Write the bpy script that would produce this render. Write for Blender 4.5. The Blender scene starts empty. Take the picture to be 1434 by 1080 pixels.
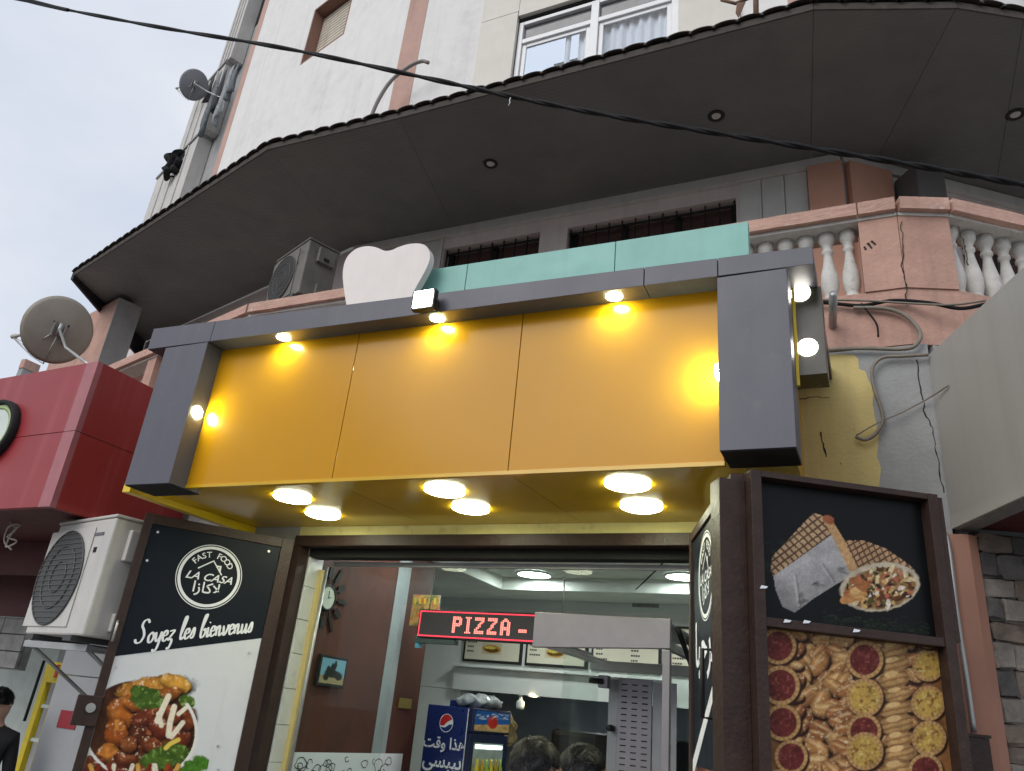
import bpy, bmesh, math, random
import numpy as np
from mathutils import Vector, Matrix

random.seed(7)
SC = bpy.context.scene
COL = SC.collection

# ------------------------------------------------------------------ camera
W0, H0, F0 = 1434.0, 1080.0, 1083.0
CAM = np.array([0.0, 0.0, 1.7])
_up = np.array([970 - W0 / 2, -1950 - H0 / 2, F0]); _up /= np.linalg.norm(_up)
_x = -np.array([-1700 - W0 / 2, 765 - H0 / 2, F0]); _x -= _up * _x.dot(_up); _x /= np.linalg.norm(_x)
ROT = np.stack([_x, np.cross(_up, _x), _up])          # world = ROT @ (right, down, forward)
cam_data = bpy.data.cameras.new('camera')
cam_data.sensor_fit = 'HORIZONTAL'; cam_data.sensor_width = 36.0
cam_data.lens = 36.0 * F0 / W0
cam_data.clip_start = 0.05; cam_data.clip_end = 3000
cam = bpy.data.objects.new('camera', cam_data); COL.objects.link(cam)
r, d, f = ROT[:, 0], ROT[:, 1], ROT[:, 2]
cam.matrix_world = Matrix(((r[0], -d[0], -f[0], CAM[0]), (r[1], -d[1], -f[1], CAM[1]),
                           (r[2], -d[2], -f[2], CAM[2]), (0, 0, 0, 1)))
SC.camera = cam

# ------------------------------------------------------------------ sky
SUN_EL, SUN_AZ = math.radians(34), math.radians(200)   # high behind the viewer's left shoulder, veiled by cloud
wld = bpy.data.worlds.new('World'); SC.world = wld; wld.use_nodes = True
nt = wld.node_tree; nt.nodes.clear()
def wn(t, **k):
    n = nt.nodes.new(t)
    for a, b in k.items(): setattr(n, a, b)
    return n
sky = wn('ShaderNodeTexSky', sky_type='NISHITA', sun_disc=False)
sky.sun_elevation = SUN_EL; sky.sun_rotation = SUN_AZ
tc = wn('ShaderNodeTexCoord'); mp = wn('ShaderNodeMapping'); mp.inputs['Scale'].default_value = (1.6, 1.6, 2.6)
nz = wn('ShaderNodeTexNoise'); nz.inputs['Scale'].default_value = 1.7; nz.inputs['Detail'].default_value = 5; nz.inputs['Roughness'].default_value = .55
rp = wn('ShaderNodeValToRGB')
rp.color_ramp.elements[0].position = .34; rp.color_ramp.elements[0].color = (.64, .705, .83, 1)
rp.color_ramp.elements[1].position = .68; rp.color_ramp.elements[1].color = (.83, .86, .92, 1)
bg1 = wn('ShaderNodeBackground'); bg1.inputs['Strength'].default_value = .10
bg2 = wn('ShaderNodeBackground'); bg2.inputs['Strength'].default_value = 1.0
mx = wn('ShaderNodeMixShader'); mx.inputs[0].default_value = .9
wo = wn('ShaderNodeOutputWorld')
L = nt.links.new
L(tc.outputs['Generated'], mp.inputs[0]); L(mp.outputs[0], nz.inputs['Vector']); L(nz.outputs['Fac'], rp.inputs[0])
L(sky.outputs[0], bg1.inputs[0]); L(rp.outputs[0], bg2.inputs[0]); L(bg1.outputs[0], mx.inputs[1]); L(bg2.outputs[0], mx.inputs[2]); L(mx.outputs[0], wo.inputs[0])

sun_d = bpy.data.lights.new('sun', 'SUN'); sun_d.energy = 1.5; sun_d.angle = math.radians(40); sun_d.color = (1, .97, .93)
sun = bpy.data.objects.new('sun', sun_d); COL.objects.link(sun)
sdir = Vector((math.sin(SUN_AZ) * math.cos(SUN_EL), math.cos(SUN_AZ) * math.cos(SUN_EL), math.sin(SUN_EL)))
sun.rotation_euler = sdir.to_track_quat('Z', 'Y').to_euler()

SC.view_settings.view_transform = 'Standard'; SC.view_settings.look = 'None'
SC.view_settings.exposure = 0.08; SC.view_settings.gamma = 1.0
SC.render.engine = 'CYCLES'
SC.cycles.use_denoising = True
SC.cycles.max_bounces = 8; SC.cycles.transparent_max_bounces = 12
SC.cycles.sample_clamp_indirect = 4.0

# ------------------------------------------------------------------ photo geometry helpers (survey of the place)
def ray(u, v): return ROT @ np.array([u - W0 / 2, v - H0 / 2, F0])
def onY(u, v, y): q = ray(u, v); return CAM + q * (y - CAM[1]) / q[1]
def onX(u, v, x): q = ray(u, v); return CAM + q * (x - CAM[0]) / q[0]
def onZ(u, v, z): q = ray(u, v); return CAM + q * (z - CAM[2]) / q[2]
def onP(u, v, P, n): q = ray(u, v); P = np.array(P, float); n = np.array(n, float); return CAM + q * (P - CAM).dot(n) / q.dot(n)
def proj(P):
    c = (np.asarray(P) - CAM) @ ROT
    return W0 / 2 + F0 * c[..., 0] / c[..., 2], H0 / 2 + F0 * c[..., 1] / c[..., 2]
def lin(r, g, b):
    f = lambda c: ((c / 255 + .055) / 1.055) ** 2.4 if c > 10 else c / 255 / 12.92
    return (f(r), f(g), f(b))

# ------------------------------------------------------------------ materials
MATS = {}
def mat(name, col, rough=.6, metal=0., var=.10, vscale=5., bump=0., bscale=60., dirt=0., dcol=(.05, .04, .03), dscale=3., streak=0., scol=(.12, .10, .08), spec=.5, rvar=.12, thresh=.55):
    if name in MATS: return MATS[name]
    m = bpy.data.materials.new(name); m.use_nodes = True
    t = m.node_tree; N = t.nodes; l = t.links.new
    b = N['Principled BSDF']
    geo = N.new('ShaderNodeNewGeometry')
    def noise(scale, det=4, vec=None, rgh=.6):
        n = N.new('ShaderNodeTexNoise'); n.inputs['Scale'].default_value = scale; n.inputs['Detail'].default_value = det; n.inputs['Roughness'].default_value = rgh
        l(vec if vec else geo.outputs['Position'], n.inputs['Vector']); return n
    n1 = noise(vscale)
    cr = N.new('ShaderNodeValToRGB'); e = cr.color_ramp.elements
    e[0].position = .3; e[1].position = .7
    e[0].color = tuple(max(0, c * (1 - var)) for c in col) + (1,); e[1].color = tuple(min(1, c * (1 + var)) for c in col) + (1,)
    l(n1.outputs['Fac'], cr.inputs[0]); out = cr.outputs[0]
    def blend(fac_out, amount, c, lo, hi, cur):
        rr = N.new('ShaderNodeMapRange'); rr.inputs[1].default_value = lo; rr.inputs[2].default_value = hi; rr.inputs[3].default_value = 0; rr.inputs[4].default_value = amount; rr.clamp = True
        l(fac_out, rr.inputs[0])
        mm = N.new('ShaderNodeMixRGB'); mm.inputs[2].default_value = tuple(c) + (1,)
        l(rr.outputs[0], mm.inputs[0]); l(cur, mm.inputs[1]); return mm.outputs[0]
    if dirt: out = blend(noise(dscale, 8, rgh=.72).outputs['Fac'], dirt, dcol, thresh, thresh + .14, out)
    if streak:
        mp = N.new('ShaderNodeMapping'); mp.inputs['Scale'].default_value = (9, 9, .55); l(geo.outputs['Position'], mp.inputs[0])
        out = blend(noise(1., 5, mp.outputs[0]).outputs['Fac'], streak, scol, .5, .72, out)
    l(out, b.inputs['Base Color'])
    b.inputs['Metallic'].default_value = metal; b.inputs['Specular IOR Level'].default_value = spec
    n2 = noise(vscale * 2.3, 5)
    rr = N.new('ShaderNodeMapRange'); rr.inputs[3].default_value = max(.02, rough - rvar); rr.inputs[4].default_value = min(1, rough + rvar)
    l(n2.outputs['Fac'], rr.inputs[0]); l(rr.outputs[0], b.inputs['Roughness'])
    if bump:
        n3 = noise(bscale, 6); bp = N.new('ShaderNodeBump'); bp.inputs['Strength'].default_value = bump; bp.inputs['Distance'].default_value = .01
        l(n3.outputs['Fac'], bp.inputs['Height']); l(bp.outputs[0], b.inputs['Normal'])
    MATS[name] = m; return m
def emit(name, col, strength):
    if name in MATS: return MATS[name]
    m = bpy.data.materials.new(name); m.use_nodes = True; t = m.node_tree
    b = t.nodes['Principled BSDF']; b.inputs['Base Color'].default_value = tuple(col) + (1,)
    b.inputs['Emission Color'].default_value = tuple(col) + (1,); b.inputs['Emission Strength'].default_value = strength
    MATS[name] = m; return m
def glass(name, tint=(.93, .97, .95), rough=.02, base=.04):
    m = bpy.data.materials.new(name); m.use_nodes = True; t = m.node_tree; N = t.nodes; N.clear()
    tr = N.new('ShaderNodeBsdfTransparent'); tr.inputs[0].default_value = tuple(tint) + (1,)
    gl = N.new('ShaderNodeBsdfGlossy'); gl.inputs['Roughness'].default_value = rough
    fr = N.new('ShaderNodeFresnel'); gg = N.new('ShaderNodeNewGeometry'); ma = N.new('ShaderNodeMath'); ma.operation = 'MULTIPLY_ADD'; ma.inputs[1].default_value = 1 / 1.2 - 1.2; ma.inputs[2].default_value = 1.2
    t.links.new(gg.outputs['Backfacing'], ma.inputs[0]); t.links.new(ma.outputs[0], fr.inputs[0])
    mx = N.new('ShaderNodeMixShader'); o = N.new('ShaderNodeOutputMaterial')
    t.links.new(fr.outputs[0], mx.inputs[0]); t.links.new(tr.outputs[0], mx.inputs[1]); t.links.new(gl.outputs[0], mx.inputs[2]); t.links.new(mx.outputs[0], o.inputs[0])
    MATS[name] = m; return m
def printmat(name='print_ink', rough=.4):
    if name in MATS: return MATS[name]
    m = bpy.data.materials.new(name); m.use_nodes = True; t = m.node_tree
    a = t.nodes.new('ShaderNodeVertexColor'); a.layer_name = 'Col'
    b = t.nodes['Principled BSDF']; b.inputs['Roughness'].default_value = rough; b.inputs['Specular IOR Level'].default_value = .2
    t.links.new(a.outputs[0], b.inputs['Base Color'])
    MATS[name] = m; return m

# ------------------------------------------------------------------ object helpers
WM = {}
def ident(): return Matrix.Identity(4)
def empty(name, loc, label, cat, group=None, rotz=0.):
    o = bpy.data.objects.new(name, None); COL.objects.link(o); o.empty_display_size = .1
    o.location = loc; o.rotation_euler = (0, 0, rotz)
    WM[o.name] = Matrix.Translation(Vector(loc)) @ Matrix.Rotation(rotz, 4, 'Z')
    o['label'] = label; o['category'] = cat
    if group: o['group'] = group
    return o
def tag(o, label, cat, group=None):
    o['label'] = label; o['category'] = cat
    if group: o['group'] = group
    return o
def kind(o, k): o['kind'] = k; return o
def link_mesh(name, me, parent=None, mats=(), local=False, origin=None):
    o = bpy.data.objects.new(name, me); COL.objects.link(o)
    if not isinstance(mats, (list, tuple)): mats = [mats]
    for m in mats:
        if m: me.materials.append(m)
    pm = ident()
    if parent is not None:
        o.parent = parent; pm = WM[parent.name]
    if parent is not None and not local:
        me.transform(pm.inverted())
        WM[o.name] = pm.copy()
    elif parent is None:
        # origin at the base centre of the mesh
        if len(me.vertices):
            co = np.empty(len(me.vertices) * 3); me.vertices.foreach_get('co', co); co = co.reshape(-1, 3)
            c = Vector(((co[:, 0].min() + co[:, 0].max()) / 2, (co[:, 1].min() + co[:, 1].max()) / 2, co[:, 2].min()))
            me.transform(Matrix.Translation(-c)); o.location = c; WM[o.name] = Matrix.Translation(c)
    else: WM[o.name] = pm.copy()
    return o
def raw(name, verts, faces, m, parent=None, smooth=False, local=False):
    me = bpy.data.meshes.new(name); me.from_pydata([tuple(map(float, v)) for v in verts], [], faces); me.update()
    bm = bmesh.new(); bm.from_mesh(me); bmesh.ops.recalc_face_normals(bm, faces=bm.faces); bm.to_mesh(me); bm.free()
    if smooth: me.polygons.foreach_set('use_smooth', [True] * len(me.polygons))
    return link_mesh(name, me, parent, m, local)
def from_bm(name, bm, m, parent=None, smooth=False, local=False, recalc=True):
    if recalc: bmesh.ops.recalc_face_normals(bm, faces=bm.faces)
    me = bpy.data.meshes.new(name); bm.to_mesh(me); bm.free()
    if smooth: me.polygons.foreach_set('use_smooth', [True] * len(me.polygons))
    return link_mesh(name, me, parent, m, local)
def bm_box(bm, x0, x1, y0, y1, z0, z1):
    vs = [bm.verts.new((x, y, z)) for z in (z0, z1) for y in (y0, y1) for x in (x0, x1)]
    for q in ((0, 1, 3, 2), (4, 6, 7, 5), (0, 4, 5, 1), (2, 3, 7, 6), (0, 2, 6, 4), (1, 5, 7, 3)): bm.faces.new([vs[i] for i in q])
    return vs
def box(name, x0, x1, y0, y1, z0, z1, m, parent=None, bev=0., local=False):
    bm = bmesh.new(); bm_box(bm, min(x0, x1), max(x0, x1), min(y0, y1), max(y0, y1), min(z0, z1), max(z0, z1))
    if bev: bmesh.ops.bevel(bm, geom=list(bm.edges), offset=bev, segments=2, affect='EDGES', profile=.5)
    return from_bm(name, bm, m, parent, local=local)
def prism(name, poly, z0, z1, m, parent=None, local=False, bev=0.):
    """vertical prism over a plan polygon"""
    bm = bmesh.new(); a = [bm.verts.new((p[0], p[1], z0)) for p in poly]; b = [bm.verts.new((p[0], p[1], z1)) for p in poly]
    bm.faces.new(a); bm.faces.new(b); n = len(poly)
    for i in range(n): bm.faces.new((a[i], a[(i + 1) % n], b[(i + 1) % n], b[i]))
    if bev: bmesh.ops.bevel(bm, geom=list(bm.edges), offset=bev, segments=2, affect='EDGES', profile=.5)
    return from_bm(name, bm, m, parent, local=local)
def slab(name, pts, off, m, parent=None, local=False, smooth=False, bev=0.):
    """flat polygon of 3D points, thickened by the vector off"""
    bm = bmesh.new(); off = Vector(off); a = [bm.verts.new(Vector(p)) for p in pts]; b = [bm.verts.new(Vector(p) + off) for p in pts]
    bm.faces.new(a); bm.faces.new(b); n = len(pts)
    for i in range(n): bm.faces.new((a[i], a[(i + 1) % n], b[(i + 1) % n], b[i]))
    if bev: bmesh.ops.bevel(bm, geom=list(bm.edges), offset=bev, segments=2, affect='EDGES', profile=.5)
    return from_bm(name, bm, m, parent, local=local, smooth=smooth)
def wall(name, p0, p1, z0, z1, th, m, parent=None, z0b=None, z1b=None):
    """upright wall from p0 to p1 (plan), front on that line, thickened to the left of p0->p1 (into the building)"""
    p0 = Vector((p0[0], p0[1], 0)); p1 = Vector((p1[0], p1[1], 0)); dd = (p1 - p0).normalized(); n = Vector((-dd.y, dd.x, 0)) * th
    za, zb = (z0 if z0b is None else z0b), (z1 if z1b is None else z1b)
    return slab(name, [p0 + Vector((0, 0, z0)), p1 + Vector((0, 0, za)), p1 + Vector((0, 0, zb)), p0 + Vector((0, 0, z1))], n, m, parent)
def spline(pts, per=6):
    P = [np.array(p, float) for p in pts]; P = [2 * P[0] - P[1]] + P + [2 * P[-1] - P[-2]]; out = []
    for i in range(1, len(P) - 2):
        for k in range(per):
            t = k / per; a, b, c, e = P[i - 1], P[i], P[i + 1], P[i + 2]
            out.append(.5 * (2 * b + (c - a) * t + (2 * a - 5 * b + 4 * c - e) * t * t + (3 * b - a - 3 * c + e) * t ** 3))
    out.append(P[-2]); return out
def bm_tube(bm, pts, r, n=8, cap=True, smoothpts=0):
    if smoothpts: pts = spline(pts, smoothpts)
    pts = [Vector(p) for p in pts]; rs = r if isinstance(r, (list, tuple)) else [r] * len(pts); rings = []; prev = None
    for i, p in enumerate(pts):
        t = (pts[min(i + 1, len(pts) - 1)] - pts[max(i - 1, 0)]).normalized()
        u = prev - t * prev.dot(t) if prev is not None else t.orthogonal()
        if u.length < 1e-6: u = t.orthogonal()
        u.normalize(); prev = u; w = t.cross(u)
        rings.append([bm.verts.new(p + (u * math.cos(k * 2 * math.pi / n) + w * math.sin(k * 2 * math.pi / n)) * rs[i]) for k in range(n)])
    for a, b in zip(rings, rings[1:]):
        for k in range(n): bm.faces.new((a[k], a[(k + 1) % n], b[(k + 1) % n], b[k]))
    if cap: bm.faces.new(rings[0]); bm.faces.new(rings[-1])
def tube(name, pts, r, m, parent=None, n=8, sp=0, local=False):
    bm = bmesh.new(); bm_tube(bm, pts, r, n, True, sp); return from_bm(name, bm, m, parent, smooth=True, local=local)
def frame_of(axis):
    w = Vector(axis).normalized(); u = w.orthogonal().normalized(); return u, w.cross(u), w
def bm_lathe(bm, prof, n=24, origin=(0, 0, 0), axis=(0, 0, 1), cap=True):
    u, v, w = frame_of(axis); o = Vector(origin); rings = []
    for rr, h in prof: rings.append([bm.verts.new(o + w * h + (u * math.cos(2 * math.pi * k / n) + v * math.sin(2 * math.pi * k / n)) * rr) for k in range(n)])
    for a, b in zip(rings, rings[1:]):
        for k in range(n): bm.faces.new((a[k], a[(k + 1) % n], b[(k + 1) % n], b[k]))
    if cap: bm.faces.new(rings[0]); bm.faces.new(rings[-1])
def lathe(name, prof, m, parent=None, n=24, origin=(0, 0, 0), axis=(0, 0, 1), local=False, smooth=True, hollow=False):
    bm = bmesh.new(); bm_lathe(bm, list(prof) + [prof[0]] if hollow else prof, n, origin, axis, not hollow)
    if hollow: bmesh.ops.remove_doubles(bm, verts=bm.verts, dist=1e-6)
    o = from_bm(name, bm, m, parent, smooth=False, local=local)
    if smooth:
        for p in o.data.polygons: p.use_smooth = len(p.vertices) == 4
    return o
def disc(name, c, rad, axis, th, m, parent=None, n=32):
    return lathe(name, [(rad, 0), (rad, th)], m, parent, n, c, axis, smooth=False)
def text(name, s, size, place, m, parent, shear=0., bold=0., align='CENTER', sx=1.):
    """flat lettering; place = 4x4 matrix of the writing plane (x along, y up, z out)"""
    c = bpy.data.curves.new('lettering', 'FONT'); c.body = s; c.size = size; c.shear = shear; c.offset = bold; c.align_x = align; c.resolution_u = 3
    o = bpy.data.objects.new('lettering', c); COL.objects.link(o)
    bpy.context.view_layer.update()
    me = bpy.data.meshes.new_from_object(o.evaluated_get(bpy.context.evaluated_depsgraph_get()))
    bpy.data.objects.remove(o); bpy.data.curves.remove(c)
    # joined letters overlap: lift every island a hair above the last
    bm = bmesh.new(); bm.from_mesh(me); bmesh.ops.remove_doubles(bm, verts=bm.verts, dist=1e-6); seen = set(); k = 0
    for v in bm.verts:
        if v in seen: continue
        st = [v]; seen.add(v)
        while st:
            a = st.pop(); a.co.z += .00025 * (k % 7); a.co.x *= sx
            for e in a.link_edges:
                b = e.other_vert(a)
                if b not in seen: seen.add(b); st.append(b)
        k += 1
    bm.to_mesh(me); bm.free(); me.materials.clear(); me.transform(place)
    return link_mesh(name, me, parent, m)
def plane_mat(o, xdir, ydir):
    x = Vector(xdir).normalized(); y = Vector(ydir).normalized(); z = x.cross(y).normalized(); o = Vector(o)
    return Matrix(((x.x, y.x, z.x, o.x), (x.y, y.y, z.y, o.y), (x.z, y.z, z.z, o.z), (0, 0, 0, 1)))
def copy_obj(o, parent=None):
    c = o.copy(); COL.objects.link(c); c.parent = parent
    for ch in list(o.children): copy_obj(ch, c)
    return c

# ------------------------------------------------------------------ ink (flat print as a fine coloured sheet)
def vnoise(x, y, seed=0):
    xi = np.floor(x).astype(np.int64); yi = np.floor(y).astype(np.int64); xf = x - xi; yf = y - yi
    def h(a, b):
        n = (a * 374761393 + b * 668265263 + seed * 1442695041) & 0xffffffff
        n = ((n ^ (n >> 13)) * 1274126177) & 0xffffffff
        return ((n ^ (n >> 16)) & 0xffff) / 65535.0
    s = lambda t: t * t * (3 - 2 * t)
    u, w = s(xf), s(yf)
    return (h(xi, yi) * (1 - u) + h(xi + 1, yi) * u) * (1 - w) + (h(xi, yi + 1) * (1 - u) + h(xi + 1, yi + 1) * u) * w
def fbm(x, y, seed=0, o=4):
    a = 0; t = 0; k = .5
    for i in range(o): a = a + vnoise(x * 2 ** i, y * 2 ** i, seed + i) * k; t += k; k *= .55
    return a / t
class Ink:
    """paints colours over survey coordinates U,V"""
    def __init__(s, U, V, base): s.U, s.V = U, V; s.c = np.zeros(U.shape + (3,)) + np.array(lin(*base))
    def put(s, mask, col, noise=.0, ns=.1, seed=1, lin_in=False):
        m = np.clip(mask, 0, 1)[..., None]; c = np.array(col if lin_in else lin(*col))
        c = np.broadcast_to(c, s.c.shape)
        if noise: c = c * (1 + noise * (fbm(s.U * ns, s.V * ns, seed) - .5) * 2)[..., None]
        s.c = s.c * (1 - m) + c * m
    def ell(s, cx, cy, rx, ry, rot=0., soft=.06, wob=0., seed=0):
        a = math.radians(rot); dx, dy = s.U - cx, s.V - cy
        X = (dx * math.cos(a) + dy * math.sin(a)) / rx; Y = (-dx * math.sin(a) + dy * math.cos(a)) / ry
        d = np.sqrt(X * X + Y * Y)
        if wob: d = d + wob * (fbm(s.U * .15, s.V * .15, seed) - .5)
        s.X, s.Y, s.D = X, Y, d
        return np.clip((1 - d) / soft + .5, 0, 1)
    def poly(s, pts):
        ins = np.zeros(s.U.shape, bool); n = len(pts)
        for i in range(n):
            x1, y1 = pts[i]; x2, y2 = pts[(i + 1) % n]
            c = ((y1 > s.V) != (y2 > s.V)) & (s.U < (x2 - x1) * (s.V - y1) / (y2 - y1 + 1e-9) + x1)
            ins ^= c
        return ins.astype(float)
    def line(s, pts, w):
        m = np.zeros(s.U.shape)
        for (x1, y1), (x2, y2) in zip(pts, pts[1:]):
            L2 = (x2 - x1) ** 2 + (y2 - y1) ** 2 + 1e-9; t = np.clip(((s.U - x1) * (x2 - x1) + (s.V - y1) * (y2 - y1)) / L2, 0, 1)
            dd = np.hypot(s.U - x1 - t * (x2 - x1), s.V - y1 - t * (y2 - y1)); m = np.maximum(m, np.clip((w - dd) + .5, 0, 1))
        return m
def ink_sheet(name, O, A, B, nx, ny, paint, base, m, parent):
    """sheet O + s*A + t*B, painted by paint(ink)"""
    s = np.linspace(0, 1, nx + 1); t = np.linspace(0, 1, ny + 1); S, T = np.meshgrid(s, t)
    P = np.array(O)[None, None] + S[..., None] * np.array(A) + T[..., None] * np.array(B)
    U, V = proj(P); ink = Ink(U, V, base); paint(ink)
    idx = np.arange((nx + 1) * (ny + 1)).reshape(ny + 1, nx + 1)
    fc = np.stack([idx[:-1, :-1], idx[:-1, 1:], idx[1:, 1:], idx[1:, :-1]], -1).reshape(-1, 4)
    me = bpy.data.meshes.new(name); me.from_pydata(P.reshape(-1, 3).tolist(), [], fc.tolist()); me.update()
    ca = me.color_attributes.new('Col', 'FLOAT_COLOR', 'POINT')
    rgba = np.ones((P.shape[0] * P.shape[1], 4)); rgba[:, :3] = np.clip(ink.c, 0, 1).reshape(-1, 3); ca.data.foreach_set('color', rgba.ravel())
    return link_mesh(name, me, parent, m)

# ------------------------------------------------------------------ palette
m_white = mat('white_render', (.79, .77, .745), .85, var=.04, bump=.25, bscale=90, dirt=.25, dcol=(.42, .38, .34), dscale=1.2, streak=.16, scol=(.40, .37, .34))
m_pinkband = mat('dusty_pink_paint', (.52, .33, .27), .85, var=.08, bump=.2, streak=.25, scol=(.3, .2, .17))
m_pink = mat('pink_render', (.50, .295, .23), .85, var=.12, vscale=7, bump=.6, bscale=45, dirt=.55, dcol=(.40, .25, .19), dscale=4, streak=.40, scol=(.22, .145, .115), thresh=.5)
m_pinkshade = mat('salmon_panel_paint', (.54, .29, .20), .8, var=.07, streak=.15, scol=(.25, .14, .1))
m_coping = mat('flaking_pink_coping', (.54, .33, .26), .8, var=.12, vscale=10, bump=.6, bscale=35, dirt=.7, dcol=(.74, .62, .54), dscale=7, thresh=.57)
m_balu = mat('weathered_white_baluster', (.60, .58, .54), .8, var=.12, vscale=14, bump=.4, bscale=70, dirt=.55, dcol=(.22, .19, .16), dscale=11, thresh=.56)
m_greywall = mat('bare_grey_cement', (.33, .335, .33), .9, var=.12, bump=.5, bscale=50, dirt=.35, dcol=(.18, .165, .15), dscale=5, streak=.15)
m_yellowwall = mat('faded_yellow_paint', (.62, .50, .20), .8, var=.09, bump=.35, bscale=45, dirt=.35, dcol=(.40, .33, .18), dscale=5, streak=.22, scol=(.34, .27, .14))
m_backwall = mat('shaded_balcony_wall_paint', (.66, .59, .56), .85, var=.07, streak=.2, scol=(.3, .27, .25), bump=.2)
m_backdoor = mat('grey_panel_paint', (.58, .58, .55), .6, var=.06, streak=.15)
m_clad = mat('cream_cladding', (.66, .62, .55), .55, var=.04, streak=.12, scol=(.45, .42, .36))
m_alu = mat('white_aluminium', (.78, .78, .78), .35, var=.03)
m_dark = mat('black_gap', (.012, .012, .012), .9)
m_iron = mat('black_iron', (.02, .019, .018), .55, .3, var=.2)
m_awntile = mat('dark_clay_tile', (.060, .050, .042), .8, var=.25, vscale=9, bump=.5, bscale=60, dirt=.5, dcol=(.10, .10, .085), dscale=8)
m_crack = mat('crack_shadow', (.03, .024, .02), .95)
m_grey_acp = mat('slate_grey_composite_panel', (.083, .081, .104), .45, var=.05, vscale=2, rvar=.08, dirt=.3, dcol=(.17, .165, .17), dscale=7, thresh=.58, streak=.30, scol=(.125, .12, .14))
m_yel_acp = mat('mustard_composite_panel', (.54, .252, .006), .20, var=.05, vscale=1.2, rvar=.04, dirt=.25, dcol=(.46, .235, .02), dscale=2.5, spec=.22, streak=.14, scol=(.44, .25, .04))
m_yel_soff = mat('smeared_yellow_soffit', (.62, .36, .008), .16, var=.08, vscale=3, rvar=.06, dirt=.22, dcol=(.42, .27, .04), dscale=5, thresh=.52)
m_yel_trim = mat('bright_yellow_trim', (.80, .56, .02), .35, var=.06)
m_lampring = mat('white_lamp_ring', (.75, .74, .70), .4)
m_spot = emit('cool_white_spot_lens', (.92, 1, .55), 170)
m_down = emit('cool_white_downlight_lens', (.97, 1, .72), 30)
m_spot2 = emit('side_spot_lens', (1, .97, .86), 14)
m_flood = emit('floodlight_lens', (1, 1, .92), 40)
m_brown = mat('dark_brown_painted_steel', (.040, .023, .018), .42, var=.2, vscale=16, spec=.3, bump=.3, bscale=60, dirt=.55, dcol=(.10, .07, .055), dscale=13, thresh=.62)
m_asphalt = mat('asphalt', (.05, .05, .052), .9, var=.2, bump=.6, bscale=120)
m_paving = mat('concrete_paving', (.26, .25, .235), .9, var=.15, bump=.4, dirt=.3)
m_rubber = mat('black_cable_sheath', (.008, .008, .009), .6, var=.3, vscale=30, spec=.2)
m_greycable = mat('grey_pvc_cable', (.21, .18, .145), .6, var=.2, vscale=18, dirt=.4, dcol=(.1, .08, .06), dscale=12)
m_galv = mat('galvanised_steel', (.42, .42, .41), .45, .7, var=.12, vscale=14)
m_glass = glass('clear_shop_glass')
m_wglass = glass('window_glass', (.92, .95, .98), .02)

# ribbed awning lining: fine ribs run parallel to its edge
m_soffit = mat('ribbed_charcoal_lining', (.150, .154, .150), .6, var=.10, vscale=2.2, dirt=.6, dcol=(.19, .185, .165), dscale=.9, spec=.35, thresh=.5, streak=0)
_t = m_soffit.node_tree; _b = _t.nodes['Principled BSDF']
_g = _t.nodes.new('ShaderNodeNewGeometry')
_w = _t.nodes.new('ShaderNodeTexWave'); _w.wave_type = 'BANDS'; _w.bands_direction = 'Y'; _w.inputs['Scale'].default_value = 9; _w.inputs['Distortion'].default_value = .3
_bp = _t.nodes.new('ShaderNodeBump'); _bp.inputs['Strength'].default_value = .22; _bp.inputs['Distance'].default_value = .008
_t.links.new(_g.outputs['Position'], _w.inputs['Vector']); _t.links.new(_w.outputs['Fac'], _bp.inputs['Height']); _t.links.new(_bp.outputs[0], _b.inputs['Normal'])

# ------------------------------------------------------------------ ground
kind(box('road', -400, 400, -400, 1.2, -.5, 0, m_asphalt), 'structure')
kind(box('pavement', -400, 400, 1.2, 60, -.5, .12, m_paving), 'structure')
kerb = kind(box('kerb', -400, 400, 1.05, 1.197, -.4, .124, mat('kerb_stone', (.33, .32, .3), .9, bump=.3)), 'structure')

# ------------------------------------------------------------------ the building
c15, s15 = math.cos(math.radians(15)), math.sin(math.radians(15))
bld = empty('apartment_building', (-2, 4, 0), 'pale corner apartment building with pink balustraded balcony and dark awning above the shop', 'building')
# -- ground floor wall round the shop opening (opening X -3.40..-0.80, top z 2.68)
box('ground_wall', -4.45, -3.42, 4.0, 4.22, .12, 3.65, m_greywall, bld)
box('ground_wall', -3.42, -.80, 4.0, 4.16, 2.681, 3.65, mat('yellow_lintel_paint', (.74, .66, .28), .7, dirt=.5, dcol=(.36, .31, .16), dscale=9), bld)
gw = box('ground_wall', -.80, .335, 4.0, 4.22, .12, 3.65, m_greywall, bld)
# flaked yellow paint over the grey cement, ragged edge to the right
ed = [(1232, 705), (1231, 680), (1234, 655), (1228, 640), (1231, 610), (1226, 588), (1222, 566), (1224, 548), (1216, 532), (1212, 520), (1203, 517), (1202, 503), (1196, 497), (1170, 496), (1140, 497), (1090, 498)]
pp = [onY(u, v, 3.997) for u, v in ed]
pp = [Vector(p) for p in pp] + [Vector((-.795, 3.997, 3.66 - .03)), Vector((-.795, 3.997, 2.2)), Vector((.09, 3.997, 2.2))]
slab('yellow_paint_coat', pp, (0, .0025, 0), m_yellowwall, gw)
def crack(pts, y, w, par):
    P = [onY(u, v, y) for u, v in pts]; vs = []; fs = []
    for i, p in enumerate(P):
        a = P[max(0, i - 1)]; b = P[min(len(P) - 1, i + 1)]; t = np.array([b[0] - a[0], 0, b[2] - a[2]]); t /= np.linalg.norm(t)
        n = np.array([t[2], 0, -t[0]]) * w * random.uniform(.4, 1.2); vs += [p - n, p + n]
        if i: fs.append((2 * i - 2, 2 * i - 1, 2 * i + 1, 2 * i))
    return raw('crack', vs, fs, m_crack, par)
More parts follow.
